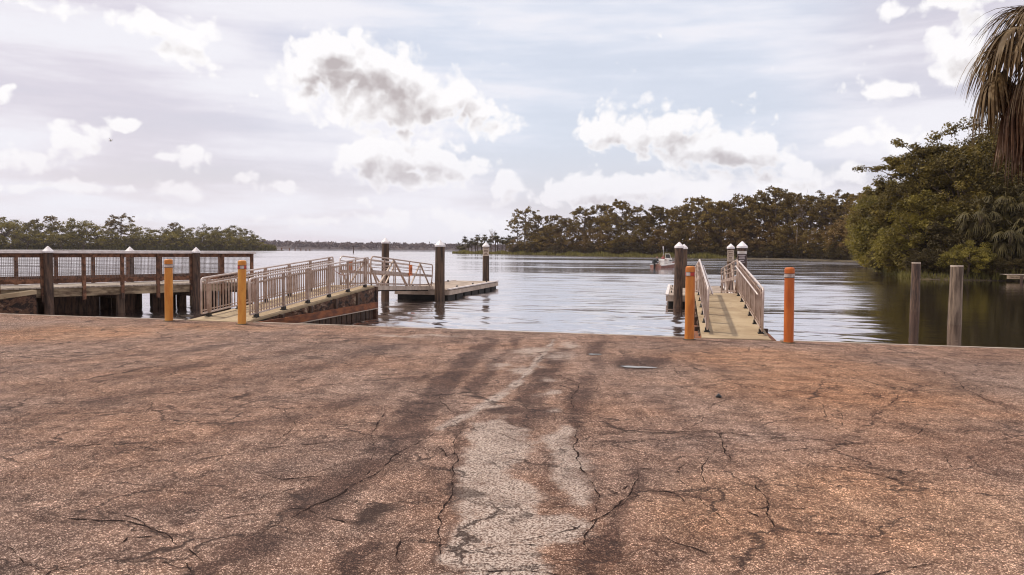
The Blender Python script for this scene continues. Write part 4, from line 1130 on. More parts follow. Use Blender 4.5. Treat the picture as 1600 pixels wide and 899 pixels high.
# ================================================================== TREES
def leaf_quads(C, Rr, n_per, size, rng, flat=0.7, up=0.35, shell=0.5, aspect=0.5):
    """leaf-sized diamonds through the volume of many clumps: C (k,3), Rr (k,)"""
    k = len(C)
    idx = np.repeat(np.arange(k), n_per)
    d = rng.normal(size=(len(idx), 3)); d /= np.linalg.norm(d, axis=1, keepdims=True)
    rad = rng.random(len(idx)) ** shell
    pos = C[idx] + d * (Rr[idx] * rad)[:, None] * np.array([1, 1, flat])
    nrm = d * 0.6 + rng.normal(size=d.shape) * 0.55 + np.array([0, 0, up])
    nrm /= np.linalg.norm(nrm, axis=1, keepdims=True)
    a = np.cross(nrm, rng.normal(size=d.shape)); a /= np.linalg.norm(a, axis=1, keepdims=True)
    b = np.cross(nrm, a)
    s = size * (0.6 + 0.8 * rng.random(len(idx)))[:, None]
    V = np.stack([pos - a * s * .5, pos + b * s * aspect * .5 , pos + a * s * .5, pos - b * s * aspect * .5], 1).reshape(-1, 3)
    F = np.arange(len(V)).reshape(-1, 4)
    return V, F
def limb(mb, a, b, r0, r1, rng, n=4, wob=0.06, sides=6):
    a, b = np.array(a, float), np.array(b, float)
    L = np.linalg.norm(b - a)
    pts, rr = [], []
    for i in range(n + 1):
        t = i / n
        off = rng.normal(size=3) * wob * L * math.sin(math.pi * t)
        pts.append(tuple(a + (b - a) * t + off)); rr.append(r0 + (r1 - r0) * t)
    mb.tube(pts, rr, sides, cap=False)
    return pts

def pine(seed, h, nleaf=26, size=.42, sparse=1.0, crown_from=.5):
    rng = np.random.default_rng(seed); mb = MB()
    bend = rng.normal(size=2) * .03 * h
    top = (bend[0], bend[1], h * .93)
    tr = limb(mb, (0, 0, -.6), top, .017 * h, .005 * h, rng, 7, .010, 8)
    C, Rr = [], []
    nb = int(30 * sparse)
    for i in range(nb):
        t = crown_from + (1 - crown_from) * ((i + rng.random()) / nb) ** .8
        base = np.array([bend[0] * t, bend[1] * t, h * .93 * t])
        an = rng.random() * 6.283
        prof = math.sin(math.pi * min(1, (t - crown_from + .16) / (1.16 - crown_from))) ** .6
        L = h * (.10 + .17 * prof) * rng.uniform(.55, 1.25)
        tip = base + np.array([math.cos(an) * L, math.sin(an) * L, L * rng.uniform(.15, .65)])
        limb(mb, base, tip, .0045 * h, .0015 * h, rng, 3, .07, 4)
        for j in range(rng.integers(2, 5)):
            C.append(tip + rng.normal(size=3) * np.array([.034, .034, .020]) * h); Rr.append(h * rng.uniform(.028, .056))
    for j in range(6):
        C.append(np.array([bend[0], bend[1], h * .95]) + rng.normal(size=3) * .032 * h); Rr.append(h * .05)
    C, Rr = np.array(C), np.array(Rr)
    V, F = leaf_quads(C, Rr, nleaf, size, rng, flat=.62, up=.5)
    return mb, V, F

def broad(seed, h, w, nleaf=40, size=.40, nclump=70, low=.12, lump=.11, droop=0.0):
    """spreading crown: clumps over a lumpy dome, open to the inside"""
    rng = np.random.default_rng(seed); mb = MB()
    limb(mb, (0, 0, -.6), (rng.normal() * .03 * h, rng.normal() * .03 * h, h * .42), .030 * h, .02 * h, rng, 4, .02, 8)
    C, Rr = [], []
    lobes = [(rng.normal(size=3), rng.uniform(.75, 1.15)) for _ in range(9)]
    lobes = [(l / np.linalg.norm(l), s) for l, s in lobes]
    for i in range(nclump):
        d = rng.normal(size=3); d /= np.linalg.norm(d); 
        if d[2] < -.35 and low > .2: d[2] *= -.6
        g = 1.0
        for l, s in lobes:
            g *= 1 + (s - 1) * max(0, d @ l) ** 2
        rad = g * (rng.random() ** .33)
        rad = max(rad, .45)
        p = np.array([d[0] * w * .5 * rad * (1.15 if d[2] < 0 else 1), d[1] * w * .5 * rad * (1.15 if d[2] < 0 else 1), h * (low + (1 - low) * .48) + d[2] * h * (1 - low) * .50 * rad])
        C.append(p); Rr.append(h * lump * rng.uniform(.6, 1.25))
        if i % 4 == 0:
            limb(mb, (0, 0, h * rng.uniform(.2, .42)), p * .92, .010 * h, .003 * h, rng, 4, .06, 5)
    C, Rr = np.array(C), np.array(Rr)
    V, F = leaf_quads(C, Rr, nleaf, size, rng, flat=.72)
    if droop:
        V[:, 2] -= droop * (np.hypot(V[:, 0], V[:, 1]) / (w * .5)) ** 2
    return mb, V, F

def bare(seed, h):
    rng = np.random.default_rng(seed); mb = MB()
    limb(mb, (0, 0, -.5), (.3, .2, h * .75), .014 * h, .007 * h, rng, 5, .015, 6)
    for i in range(16):
        t = .5 + .3 * i / 16; an = rng.random() * 6.28; L = h * rng.uniform(.12, .26)
        a = np.array([.3 * t, .2 * t, h * t]); b = a + np.array([math.cos(an) * L * .7, math.sin(an) * L * .7, L])
        limb(mb, a, b, .005 * h, .002 * h, rng, 3, .08, 4)
        for j in range(3):
            m_ = a + (b - a) * rng.uniform(.4, .9); e = m_ + rng.normal(size=3) * .05 * h + np.array([0, 0, .06 * h])
            limb(mb, m_, e, .0025 * h, .001 * h, rng, 2, .05, 3)
    return mb

TREE_CACHE = {}
def tree_meshes(key, maker, leafm, barkm=M_BARK):
    if key not in TREE_CACHE:
        mb, V, F = maker()
        TREE_CACHE[key] = (mb.mesh(key + '_trunk', barkm, None, True), np_mesh(key + '_crown', V, F, leafm))
    return TREE_CACHE[key] + (leafm,)
def plant(name, key, meshes, loc, sc, rz, label, cat, group, crown='crown', trunk='trunk', bare_tree=False):
    M = Matrix.Translation(loc) @ Matrix.Rotation(rz, 4, 'Z') @ Matrix.Diagonal((sc[0], sc[0], sc[1], 1))
    t = thing(name, loc, rz, label, cat, group, M=M)
    a = bpy.data.objects.new(trunk, meshes[0]); COL.objects.link(a); a.parent = t
    if not bare_tree:
        b = bpy.data.objects.new(crown, meshes[1]); COL.objects.link(b); b.parent = t
        b.material_slots[0].link = 'OBJECT'; b.material_slots[0].material = meshes[2]
    return t
def az_pos(px, d):            # a compass bearing (tangent of it) and a distance outwards
    return Vector(((px - 800) / 1200 * d, d, 0))
trnd = random.Random(21)
LAND = -.1

PINES = [(f'pine{i}', (lambda s=i: pine(100 + s, 16, 30, .50, 1.0 + .25 * (s % 2), .42 + .05 * (s % 3)))) for i in range(5)]
OAKS = [(f'oak{i}', (lambda s=i: broad(200 + s, 10, 9 + s % 3, 42, .46, 60, .05, .10))) for i in range(4)]
RUSS = [(f'russet{i}', (lambda s=i: broad(240 + s, 10, 8, 42, .46, 52, .03, .10))) for i in range(3)]

# --- the row of pines across the water
def bank_d(px):               # distance of the far right bank along a bearing
    xs = [700, 790, 960, 1250, 1340, 1380, 1430, 1700]
    ds = [372, 331, 266, 207, 177, 100, 72, 64]
    return float(np.interp(px, xs, ds))
row = [(818, 330), (842, 340), (862, 334), (884, 338), (908, 320), (934, 321), (950, 332), (968, 318), (992, 327), (1012, 334), (1027, 320), (1050, 330),
       (1066, 322), (1084, 313), (1104, 318), (1122, 311), (1144, 316), (1160, 308), (1180, 312), (1194, 310), (1212, 299), (1228, 304), (1262, 312), (1280, 311), (1300, 307), (1322, 304), (1344, 300), (1360, 297)]
for i, (px, top) in enumerate(row):
    d = bank_d(px) + trnd.uniform(6, 14)
    hz = 390 + (px - 800) * .00875
    h = ((hz - top) / 1200 * d + 1.75) * trnd.uniform(.93, 1.07)
    key, mk = PINES[(i * 3 + i // 5) % 5]
    me = tree_meshes(key, mk, M_LEAFB)
    wob = trnd.uniform(.92, 1.12)
    plant('pine_tree', key, me, az_pos(px, d) + Vector((0, 0, LAND)), (h / 16 * wob, h / 16.0), trnd.uniform(0, 6.28),
          'tall dark pine in the row across the water, open crown against the sky', 'tree', 'pines across the water')
for i in range(30):           # second line behind
    px = 806 + i * 18.5 + trnd.uniform(-6, 6)
    top = float(np.interp(px, [p_[0] for p_ in row], [p_[1] for p_ in row])) + trnd.uniform(8, 22)
    d = bank_d(px) + trnd.uniform(18, 34); hz = 390 + (px - 800) * .00875
    h = (hz - top) / 1200 * d + 1.75
    key, mk = PINES[i % 5]; me = tree_meshes(key, mk, M_LEAFB)
    plant('pine_tree', key, me, az_pos(px, d) + Vector((0, 0, LAND)), (h / 16 * 1.1, h / 16), trnd.uniform(0, 6.28),
          'dark pine set back behind the front row across the water', 'tree', 'pines behind the front row')
for i in range(76):           # understorey along the bank
    px = 796 + i * 7.5 + trnd.uniform(-4, 4)
    d = bank_d(px) + trnd.uniform(3, 9); hz = 390 + (px - 800) * .00875
    top = np.interp(px, [790, 830, 1000, 1200, 1340], [372, 362, 352, 350, 344]) + trnd.uniform(-10, 14)
    h = (hz - top) / 1200 * d + 1.6
    rus = trnd.random() < .55
    key, mk = (RUSS if rus else OAKS)[i % (3 if rus else 4)]
    me = tree_meshes(key, mk, M_LEAFC if rus else M_LEAFB)
    lab = ('russet brown undergrowth tree low on the bank below the pines', 'tree', 'russet undergrowth below the pines') if rus else \
          ('dark green bushy tree low on the bank below the pines', 'tree', 'green undergrowth below the pines')
    plant('undergrowth_tree', key, me, az_pos(px, d) + Vector((0, 0, LAND)), (h / 10 * trnd.uniform(.9, 1.3), h / 10), trnd.uniform(0, 6.28), *lab)
for i in range(74):           # low shrubs closing the foot of the bank
    px = 800 + i * 7.6 + trnd.uniform(-3, 3)
    d = bank_d(px) + trnd.uniform(-.5, 2.5)
    h = trnd.uniform(2.6, 5.2)
    key, mk = RUSS[i % 3]
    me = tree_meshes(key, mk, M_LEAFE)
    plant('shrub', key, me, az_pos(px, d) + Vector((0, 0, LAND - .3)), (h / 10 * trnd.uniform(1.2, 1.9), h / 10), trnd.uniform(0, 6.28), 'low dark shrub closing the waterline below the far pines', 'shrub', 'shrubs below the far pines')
# bare trees standing out of the row
for px, top, lab in ((1250, 307, 'leafless grey tree top rising among the tall pines'), (768, 357, 'small bare dead tree standing above the palm point')):
    d = bank_d(px) + 9; hz = 390 + (px - 800) * .00875; h = (hz - top) / 1200 * d + 1.7
    me = bare(5 + px, 10).mesh('bare_trunk', M_PALEBARK, None, True)
    plant('bare_tree', '', (me,), az_pos(px, d) + Vector((0, 0, LAND)), (h / 10, h / 10), 0.3, lab, 'tree', None, bare_tree=True)
for px, h, lab in ((1243, 8.5, 'slim pale straight trunk in front of the dark far trees'), (1334, 6.5, 'pale straight trunk at the dark corner of the far bank')):
    d = bank_d(px) + 1.5
    mb = MB(); limb(mb, (0, 0, -.4), (.15, 0, h), .13, .07, np.random.default_rng(px), 5, .008, 7)
    me = mb.mesh('pale_trunk', M_PALEBARK, None, True)
    plant('bare_tree', '', (me,), az_pos(px, d) + Vector((0, 0, LAND)), (1, 1), 0, lab, 'tree', None, bare_tree=True)

# --- big trees on the near right bank
def near_broad(s, h, w, n, low=.04, lump=.075):
    return broad(300 + s, h, w, 170, .22, int(n * .8), low, lump * 1.12, 0.4)
NEAR = [('bank_oak0', lambda: near_broad(0, 11, 10, 150)), ('bank_oak1', lambda: near_broad(1, 11, 9, 150)), ('bank_oak2', lambda: near_broad(2, 11, 11, 170)), ('bank_oak3', lambda: near_broad(3, 11, 8, 130))]
NB = [('bank_bush0', lambda: broad(330, 6, 6, 120, .20, 90, .02, .10, .3)), ('bank_bush1', lambda: broad(331, 6, 5, 120, .20, 90, .02, .10, .4)), ('bank_bush2', lambda: broad(332, 6, 7, 120, .20, 100, .02, .10, .3))]
NPINE = ('bank_pine', lambda: pine(340, 14, 110, .28, 1.8, .28))
def big(px, top, d, key, mk, h0, mat, label, cat='tree', name='broadleaf_tree', w=1.0, group=None):
    hz = 390 + (px - 800) * .00875
    top -= np.interp(px, [1380, 1440, 1560], [0, 10, 22]) if top < 280 else 0
    h = (hz - top) / 1200 * d + 1.75
    me = tree_meshes(key, mk, mat)
    return plant(name, key, me, az_pos(px, d) + Vector((0, 0, LAND)), (h / h0 * w, h / h0), trnd.uniform(0, 6.28), label, cat, group)
BR = 'tall deep olive tree rounding up behind the two flat topped pilings'
BG = 'golden olive tree where the right bank meets the far row'
g2 = 'golden olive trees at the bank corner'
g1 = 'olive trees crowding the right bank'
big(1368, 292, 112, *NEAR[0], 11, M_LEAFD, BG, group=g2, w=.9)
big(1352, 318, 120, *NEAR[3], 11, M_LEAFD, BG, group=g2, w=1.0)
big(1388, 278, 98, *NEAR[1], 11, M_LEAFD, BG, group=g2, w=1.0)
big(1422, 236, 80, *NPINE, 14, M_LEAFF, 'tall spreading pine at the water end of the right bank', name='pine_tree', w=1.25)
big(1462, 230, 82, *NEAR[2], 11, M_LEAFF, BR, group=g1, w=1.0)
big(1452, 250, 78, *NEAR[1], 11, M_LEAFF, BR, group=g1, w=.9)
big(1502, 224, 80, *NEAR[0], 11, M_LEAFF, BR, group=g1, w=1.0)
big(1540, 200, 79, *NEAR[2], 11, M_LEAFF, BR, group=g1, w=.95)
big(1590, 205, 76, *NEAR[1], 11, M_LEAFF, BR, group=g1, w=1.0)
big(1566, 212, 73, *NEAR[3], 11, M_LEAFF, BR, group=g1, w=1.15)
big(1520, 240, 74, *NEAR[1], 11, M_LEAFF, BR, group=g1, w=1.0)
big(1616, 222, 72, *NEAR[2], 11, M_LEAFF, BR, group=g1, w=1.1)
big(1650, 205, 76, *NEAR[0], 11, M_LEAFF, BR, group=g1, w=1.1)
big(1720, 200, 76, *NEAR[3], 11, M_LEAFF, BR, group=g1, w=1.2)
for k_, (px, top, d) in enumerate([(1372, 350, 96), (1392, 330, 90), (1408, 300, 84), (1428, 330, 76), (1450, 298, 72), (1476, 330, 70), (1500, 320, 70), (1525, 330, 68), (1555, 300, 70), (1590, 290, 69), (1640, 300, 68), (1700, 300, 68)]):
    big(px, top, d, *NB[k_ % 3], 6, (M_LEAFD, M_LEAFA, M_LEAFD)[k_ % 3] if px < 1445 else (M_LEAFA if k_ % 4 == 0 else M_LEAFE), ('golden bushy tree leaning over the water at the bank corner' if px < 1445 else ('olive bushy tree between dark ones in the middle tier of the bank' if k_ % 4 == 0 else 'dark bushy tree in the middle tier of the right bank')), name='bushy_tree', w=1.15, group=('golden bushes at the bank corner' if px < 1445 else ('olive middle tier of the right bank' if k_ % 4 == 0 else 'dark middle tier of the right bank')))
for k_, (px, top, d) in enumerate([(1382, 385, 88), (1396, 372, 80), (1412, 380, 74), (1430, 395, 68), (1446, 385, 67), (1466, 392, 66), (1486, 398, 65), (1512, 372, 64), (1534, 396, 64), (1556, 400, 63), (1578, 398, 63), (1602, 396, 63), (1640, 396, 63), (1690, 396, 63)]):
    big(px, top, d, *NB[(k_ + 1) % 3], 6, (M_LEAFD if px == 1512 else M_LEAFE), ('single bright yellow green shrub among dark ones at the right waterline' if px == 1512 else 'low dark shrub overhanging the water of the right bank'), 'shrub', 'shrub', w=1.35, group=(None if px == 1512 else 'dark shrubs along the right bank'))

# --- palms
def frond_mesh(name, mat, elev, pet, blade, nseg, nq, wid, droop, seed, spread=78):
    """one fan leaf: stalk leaving the crown at an elevation, segments fanning out and drooping"""
    rng = np.random.default_rng(seed)
    V, F = [], []
    def stripe(p, d, L, w, g, n):
        step = L / n
        b = len(V)
        for i in range(n + 1):
            sde = np.cross(d, [0, 0, 1.0]); 
            if np.linalg.norm(sde) < 1e-3: sde = np.array([1.0, 0, 0])
            sde /= np.linalg.norm(sde)
            ww = w * (1 - .9 * (i / n) ** 1.6)
            V.append(p - sde * ww); V.append(p + sde * ww)
            p = p + d * step
            d = d + np.array([0, 0, -g * step]); d /= np.linalg.norm(d)
        for i in range(n):
            F.append((b + 2 * i, b + 2 * i + 1, b + 2 * i + 3, b + 2 * i + 2))
        return p, d
    e = R(elev)
    d = np.array([math.cos(e), 0, math.sin(e)])
    p, d = stripe(np.zeros(3), d, pet, .018 if nseg > 20 else .03, droop * .5, 4)
    side = np.array([0, 1.0, 0]); nrm = np.cross(d, side)
    for k in range(nseg):
        a = R(-spread + 2 * spread * (k + rng.uniform(-.3, .3)) / (nseg - 1))
        dd = d * math.cos(a) + side * math.sin(a) + nrm * (.10 * rng.normal() - .25 * abs(math.sin(a)))
        dd /= np.linalg.norm(dd)
        L = blade * (1 - .35 * (abs(a) / R(90)) ** 2) * rng.uniform(.82, 1.1)
        stripe(p - d * .12 * blade * abs(math.sin(a)), dd, L, wid, droop * rng.uniform(.8, 1.4), nq)
    return np_mesh(name, np.array(V), np.array(F), mat)
def palm(loc, hz, label, fronds, trunk_r, group=None, seed=1, sc=1.0, lean=(0, 0)):
    rng = random.Random(seed)
    t = thing('palm_tree', loc, 0, label, 'palm tree', group)
    mb = MB(); L = Vector(loc)
    top = L + Vector((lean[0], lean[1], hz))
    n = 10
    mb.tube([L + (top - L) * (k / n) + Vector((0, 0, -.3 * (k == 0))) for k in range(n + 1)], [trunk_r * (1.25 if k == 0 else 1 + .10 * (k % 2)) for k in range(n + 1)], 10)
    mb.build('trunk', M_BARK, t, smooth=False)
    for meshes, count, jit in fronds:
        off = rng.uniform(0, 6.28)
        for k in range(count):
            az = off + 2 * math.pi * k / count + rng.uniform(-jit, jit)
            tilt = rng.uniform(-.10, .10)
            m = Matrix.Translation(top + Vector((0, 0, rng.uniform(-.12, .1)))) @ Matrix.Rotation(az, 4, 'Z') @ Matrix.Rotation(tilt, 4, 'Y') @ Matrix.Scale(sc * rng.uniform(.88, 1.12), 4)
            piece('frond', rng.choice(meshes), t, m)
    return t
NF = [([frond_mesh('frond', M_PALMNEAR, el, .75, .95, 36, 7, .019, dr, 500 + i * 7 + j) for j in range(2)], n, .25)
      for i, (el, dr, n) in enumerate([(66, 2.4, 9), (42, 2.6, 12), (18, 3.0, 14)])]
ND = [([frond_mesh('dry_frond', M_PALMDEAD, el, .70, .95, 34, 7, .018, dr, 540 + i * 7 + j, 60) for j in range(2)], n, .3)
      for i, (el, dr, n) in enumerate([(-8, 3.6, 16), (-32, 3.6, 16), (-58, 3.2, 15)])]
palm(Vector((8.52, 12.0, 0)), 4.82, 'shaggy cabbage palm with drooping brown fronds at the top of the lot edge', NF + ND, .17, seed=4, sc=1.10)
MF = [([frond_mesh('frond', M_PALM, el, .9, 1.1, 13, 3, .045, dr, 600 + i, 75)], n, .3) for i, (el, dr, n) in enumerate([(60, 1.2, 6), (25, 1.5, 9), (-10, 2.0, 9), (-40, 2.2, 7)])]
for i, (px, top, d, lean) in enumerate([(1530, 322, 67, -.4), (1558, 300, 68, .2), (1588, 308, 67, -.2), (1576, 352, 65, -.3), (1606, 345, 65, .1), (1640, 310, 66, 0)]):
    hz = 390 + (px - 800) * .00875; h = (hz - top) / 1200 * d + 1.1
    palm(az_pos(px, d) + Vector((0, 0, LAND)), h, 'cabbage palm with drooping fans among the trees of the right bank', MF, .16, 'palms on the right bank', seed=30 + i, sc=1.25, lean=(lean, -.5))
TF = [([frond_mesh('frond', M_PALM, el, .55, 1.3, 13, 3, .11, dr, 650 + i, 75)], n, .4) for i, (el, dr, n) in enumerate([(65, .9, 5), (25, 1.2, 7), (-15, 1.5, 7)])]
for i in range(17):
    px = 716 + i * 5.2 + trnd.uniform(-1.5, 1.5)
    d = float(np.interp(px, [715, 800], [366, 338])) + trnd.uniform(-2, 8)
    top = float(np.interp(px, [715, 730, 760, 800], [377, 374, 371, 366])) + trnd.uniform(-6, 6)
    h = (389.5 - top) / 1200 * d + .2
    palm(az_pos(px, d) + Vector((0, 0, LAND)), h, 'small cabbage palm in the cluster at the tip of the far point', TF, .22, 'palms on the far point', seed=60 + i, sc=1.25)

# --- left bank
LB = 'rounded green tree in the wooded bank beyond the boardwalk'
left = [(-40, 330), (-12, 334), (8, 334), (26, 344), (44, 348), (64, 346), (92, 344), (112, 342), (130, 345), (150, 350), (170, 352), (205, 350), (225, 356), (246, 356), (268, 352), (284, 354), (305, 356), (328, 352), (348, 350), (366, 353), (382, 358), (396, 367), (407, 376)]
for i, (px, top) in enumerate(left):
    d = float(np.interp(px, [0, 415], [410, 500])) + trnd.uniform(0, 10); hz = 390 + (px - 800) * .00875
    h = (hz - top) / 1200 * d + 1.6
    key, mk = OAKS[i % 4]
    me = tree_meshes(key, mk, M_LEAFD)
    plant('broadleaf_tree', key, me, az_pos(px, d) + Vector((0, 0, LAND)), (h / 10 * trnd.uniform(1.05, 1.35), h / 10 * 1.06), trnd.uniform(0, 6.28), LB, 'tree', 'trees beyond the boardwalk')
for i in range(34):
    px = -40 + i * 13.3 + trnd.uniform(-4, 4)
    if px > 410: break
    d = float(np.interp(px, [0, 415], [404, 492])) + trnd.uniform(-3, 3); hz = 390 + (px - 800) * .00875
    top = trnd.uniform(358, 372)
    h = (hz - top) / 1200 * d + 1.6
    key, mk = OAKS[i % 4]
    me = tree_meshes(key, mk, M_LEAFD)
    plant('bushy_tree', key, me, az_pos(px, d) + Vector((0, 0, LAND)), (h / 10 * 1.4, h / 10), trnd.uniform(0, 6.28), 'low bright green bush in front of the wooded left bank', 'bush', 'bushes in front of the left bank')
for i, (px, top, w, lab) in enumerate([(188, 337, 1.25, 'tall dark pine rising over the wooded bank, the largest crown there'), (78, 337, .75, 'narrow dark pine rising near the left end of the wooded bank'), (55, 343, .8, 'small dark pine beside the narrow one on the wooded bank'), (176, 345, 1.0, 'second dark pine leaning by the largest crown of the wooded bank'), (272, 348, .9, 'small dark pine above the middle of the wooded bank')]):
    d = float(np.interp(px, [0, 415], [418, 508])); hz = 390 + (px - 800) * .00875; h = (hz - top) / 1200 * d + 1.6
    key, mk = PINES[i % 5]; me = tree_meshes(key, mk, M_LEAFB)
    plant('pine_tree', key, me, az_pos(px, d) + Vector((0, 0, LAND)), (h / 16 * w, h / 16), trnd.uniform(0, 6.28), lab, 'tree', None)

# --- the land under the trees
def land(name, shore, back, z=LAND, mat=M_SOIL):
    """bank between a shore line and a line behind it, sloping into the water"""
    mb = MB(); n = len(shore)
    for (p, q) in zip(shore, back):
        p, q = Vector(p + (0,)), Vector(q + (0,)); m_ = p + (q - p).normalized() * 2.0
        mb.v += [p + Vector((0, 0, WATER - 1.0)), p + Vector((0, 0, WATER + .05)), m_ + Vector((0, 0, z)), q + Vector((0, 0, z + .8))]
    for i in range(n - 1):
        for j in range(3):
            a = i * 4 + j; mb.f.append((a, a + 4, a + 5, a + 1))
    return tag(mb.build(name, mat, smooth=True), kind='structure')
pxs = [706, 730, 760, 790, 840, 900, 960, 1050, 1150, 1250, 1300, 1340, 1358, 1372, 1385, 1405, 1430, 1480, 1540, 1600, 1700, 1850, 2200, 3000]
jit = random.Random(2)
def sd(px):
    xs = [700, 790, 960, 1250, 1340, 1380, 1430, 1700, 2200, 3000]; ds = [368, 326, 261, 202, 172, 92, 64.5, 60, 50, 40]
    return float(np.interp(px, xs, ds))
shore = [((p_ - 800) / 1200 * sd(p_), sd(p_)) for p_ in pxs]
back = [(x * 1.0 + 60 * (i / 8), y + (90 if i < 12 else 140)) for i, (x, y) in enumerate(shore)]
land('right_bank', shore, back)
lp = [-900, -300, -60, 0, 60, 120, 200, 280, 360, 405, 425, 445]
ls = [((p_ - 800) / 1200 * y, y) for p_, y in zip(lp, [300, 360, 396, 404, 415, 428, 445, 460, 477, 488, 495, 502])]
lbk = [(x - 40, y + 120 if i < 9 else y + 40 - (i - 9) * 12) for i, (x, y) in enumerate(ls)]
land('left_bank', ls, lbk)

# --- reeds and grass fringes: nobody could count the blades
def reeds(name, line, depth, h, n, label, mat, w=.12):
    rng = np.random.default_rng(len(label) + n)
    L = np.array(line); k = rng.integers(0, len(L) - 1, n); t = rng.random(n)[:, None]
    p = L[k] * (1 - t) + L[k + 1] * t
    p = p + np.stack([np.zeros(n), rng.random(n) * depth], -1)
    z0 = np.full(n, WATER - .1)
    hh = h * (.5 + .7 * rng.random(n)) * (.75 + .5 * np.sin(p[:, 0] * .35) ** 2)
    an = rng.random(n) * np.pi; ww = w * (.6 + .8 * rng.random(n))
    dx, dy = np.cos(an) * ww, np.sin(an) * ww
    lean = rng.normal(size=(n, 2)) * .18 * h
    b0 = np.stack([p[:, 0] - dx, p[:, 1] - dy, z0], -1); b1 = np.stack([p[:, 0] + dx, p[:, 1] + dy, z0], -1)
    tp = np.stack([p[:, 0] + lean[:, 0], p[:, 1] + lean[:, 1], z0 + hh], -1)
    V = np.stack([b0, b1, tp], 1).reshape(-1, 3)
    me = np_mesh(name, V, np.arange(len(V)).reshape(-1, 3), mat)
    o = bpy.data.objects.new(name, me); COL.objects.link(o)
    return tag(o, label, 'reeds', kind='stuff')
reeds('reeds', ls[2:11], 10, 3.2, 15000, 'yellow green marsh reeds fringing the wooded left bank', M_REED, .28)
reeds('shore_grass', [shore[i] for i in range(0, 9)], 5, 1.5, 9000, 'olive shore grass fringing the far bank below the pines', M_REED, .16)
reeds('shore_grass', [shore[i] for i in range(12, 21)], 2.0, .9, 2500, 'dark grass at the foot of the right bank shrubs', M_REED, .05)

# --- far wooded shore
def far_wood():
    rng = np.random.default_rng(77)
    n = 2600
    px = rng.uniform(150, 1000, n); d = 1500 + rng.random(n) * 260
    x = (px - 800) / 1200 * d
    hgt = np.interp(px, [150, 415, 470, 520, 570, 640, 680, 720, 1000], [17, 17, 15.5, 13.5, 14.5, 13.8, 13, 12.5, 13])
    lay = rng.random(n)
    z = WATER + hgt * (.12 + .72 * lay) + rng.normal(size=n) * .9
    C = np.stack([x, d, z], -1); Rr = rng.uniform(3.5, 7.0, n)
    V, F = leaf_quads(C, Rr, 22, 3.4, rng, flat=.62, up=.3, aspect=.7)
    V[:, 2] = np.maximum(V[:, 2], WATER - .3)
    o = bpy.data.objects.new('distant_forest', np_mesh('distant_forest', V, F, M_FARWOOD)); COL.objects.link(o)
    tag(o, 'hazy purple brown wooded shore far across the open water', 'forest', kind='stuff')
    mb = MB()
    n = 40
    for i in range(n + 1):
        p_ = 120 + 900 * i / n; a = (p_ - 800) / 1200
        mb.v += [Vector((a * 1495, 1495, WATER - 1)), Vector((a * 1510, 1510, WATER + 2.0)), Vector((a * 1640, 1640, WATER + 8)), Vector((a * 1900, 1900, WATER + 6))]
    for i in range(n):
        for j in range(3):
            a = i * 4 + j; mb.f.append((a, a + 4, a + 5, a + 1))
    tag(mb.build('hills', M_FARWOOD, smooth=True), kind='structure')
far_wood()

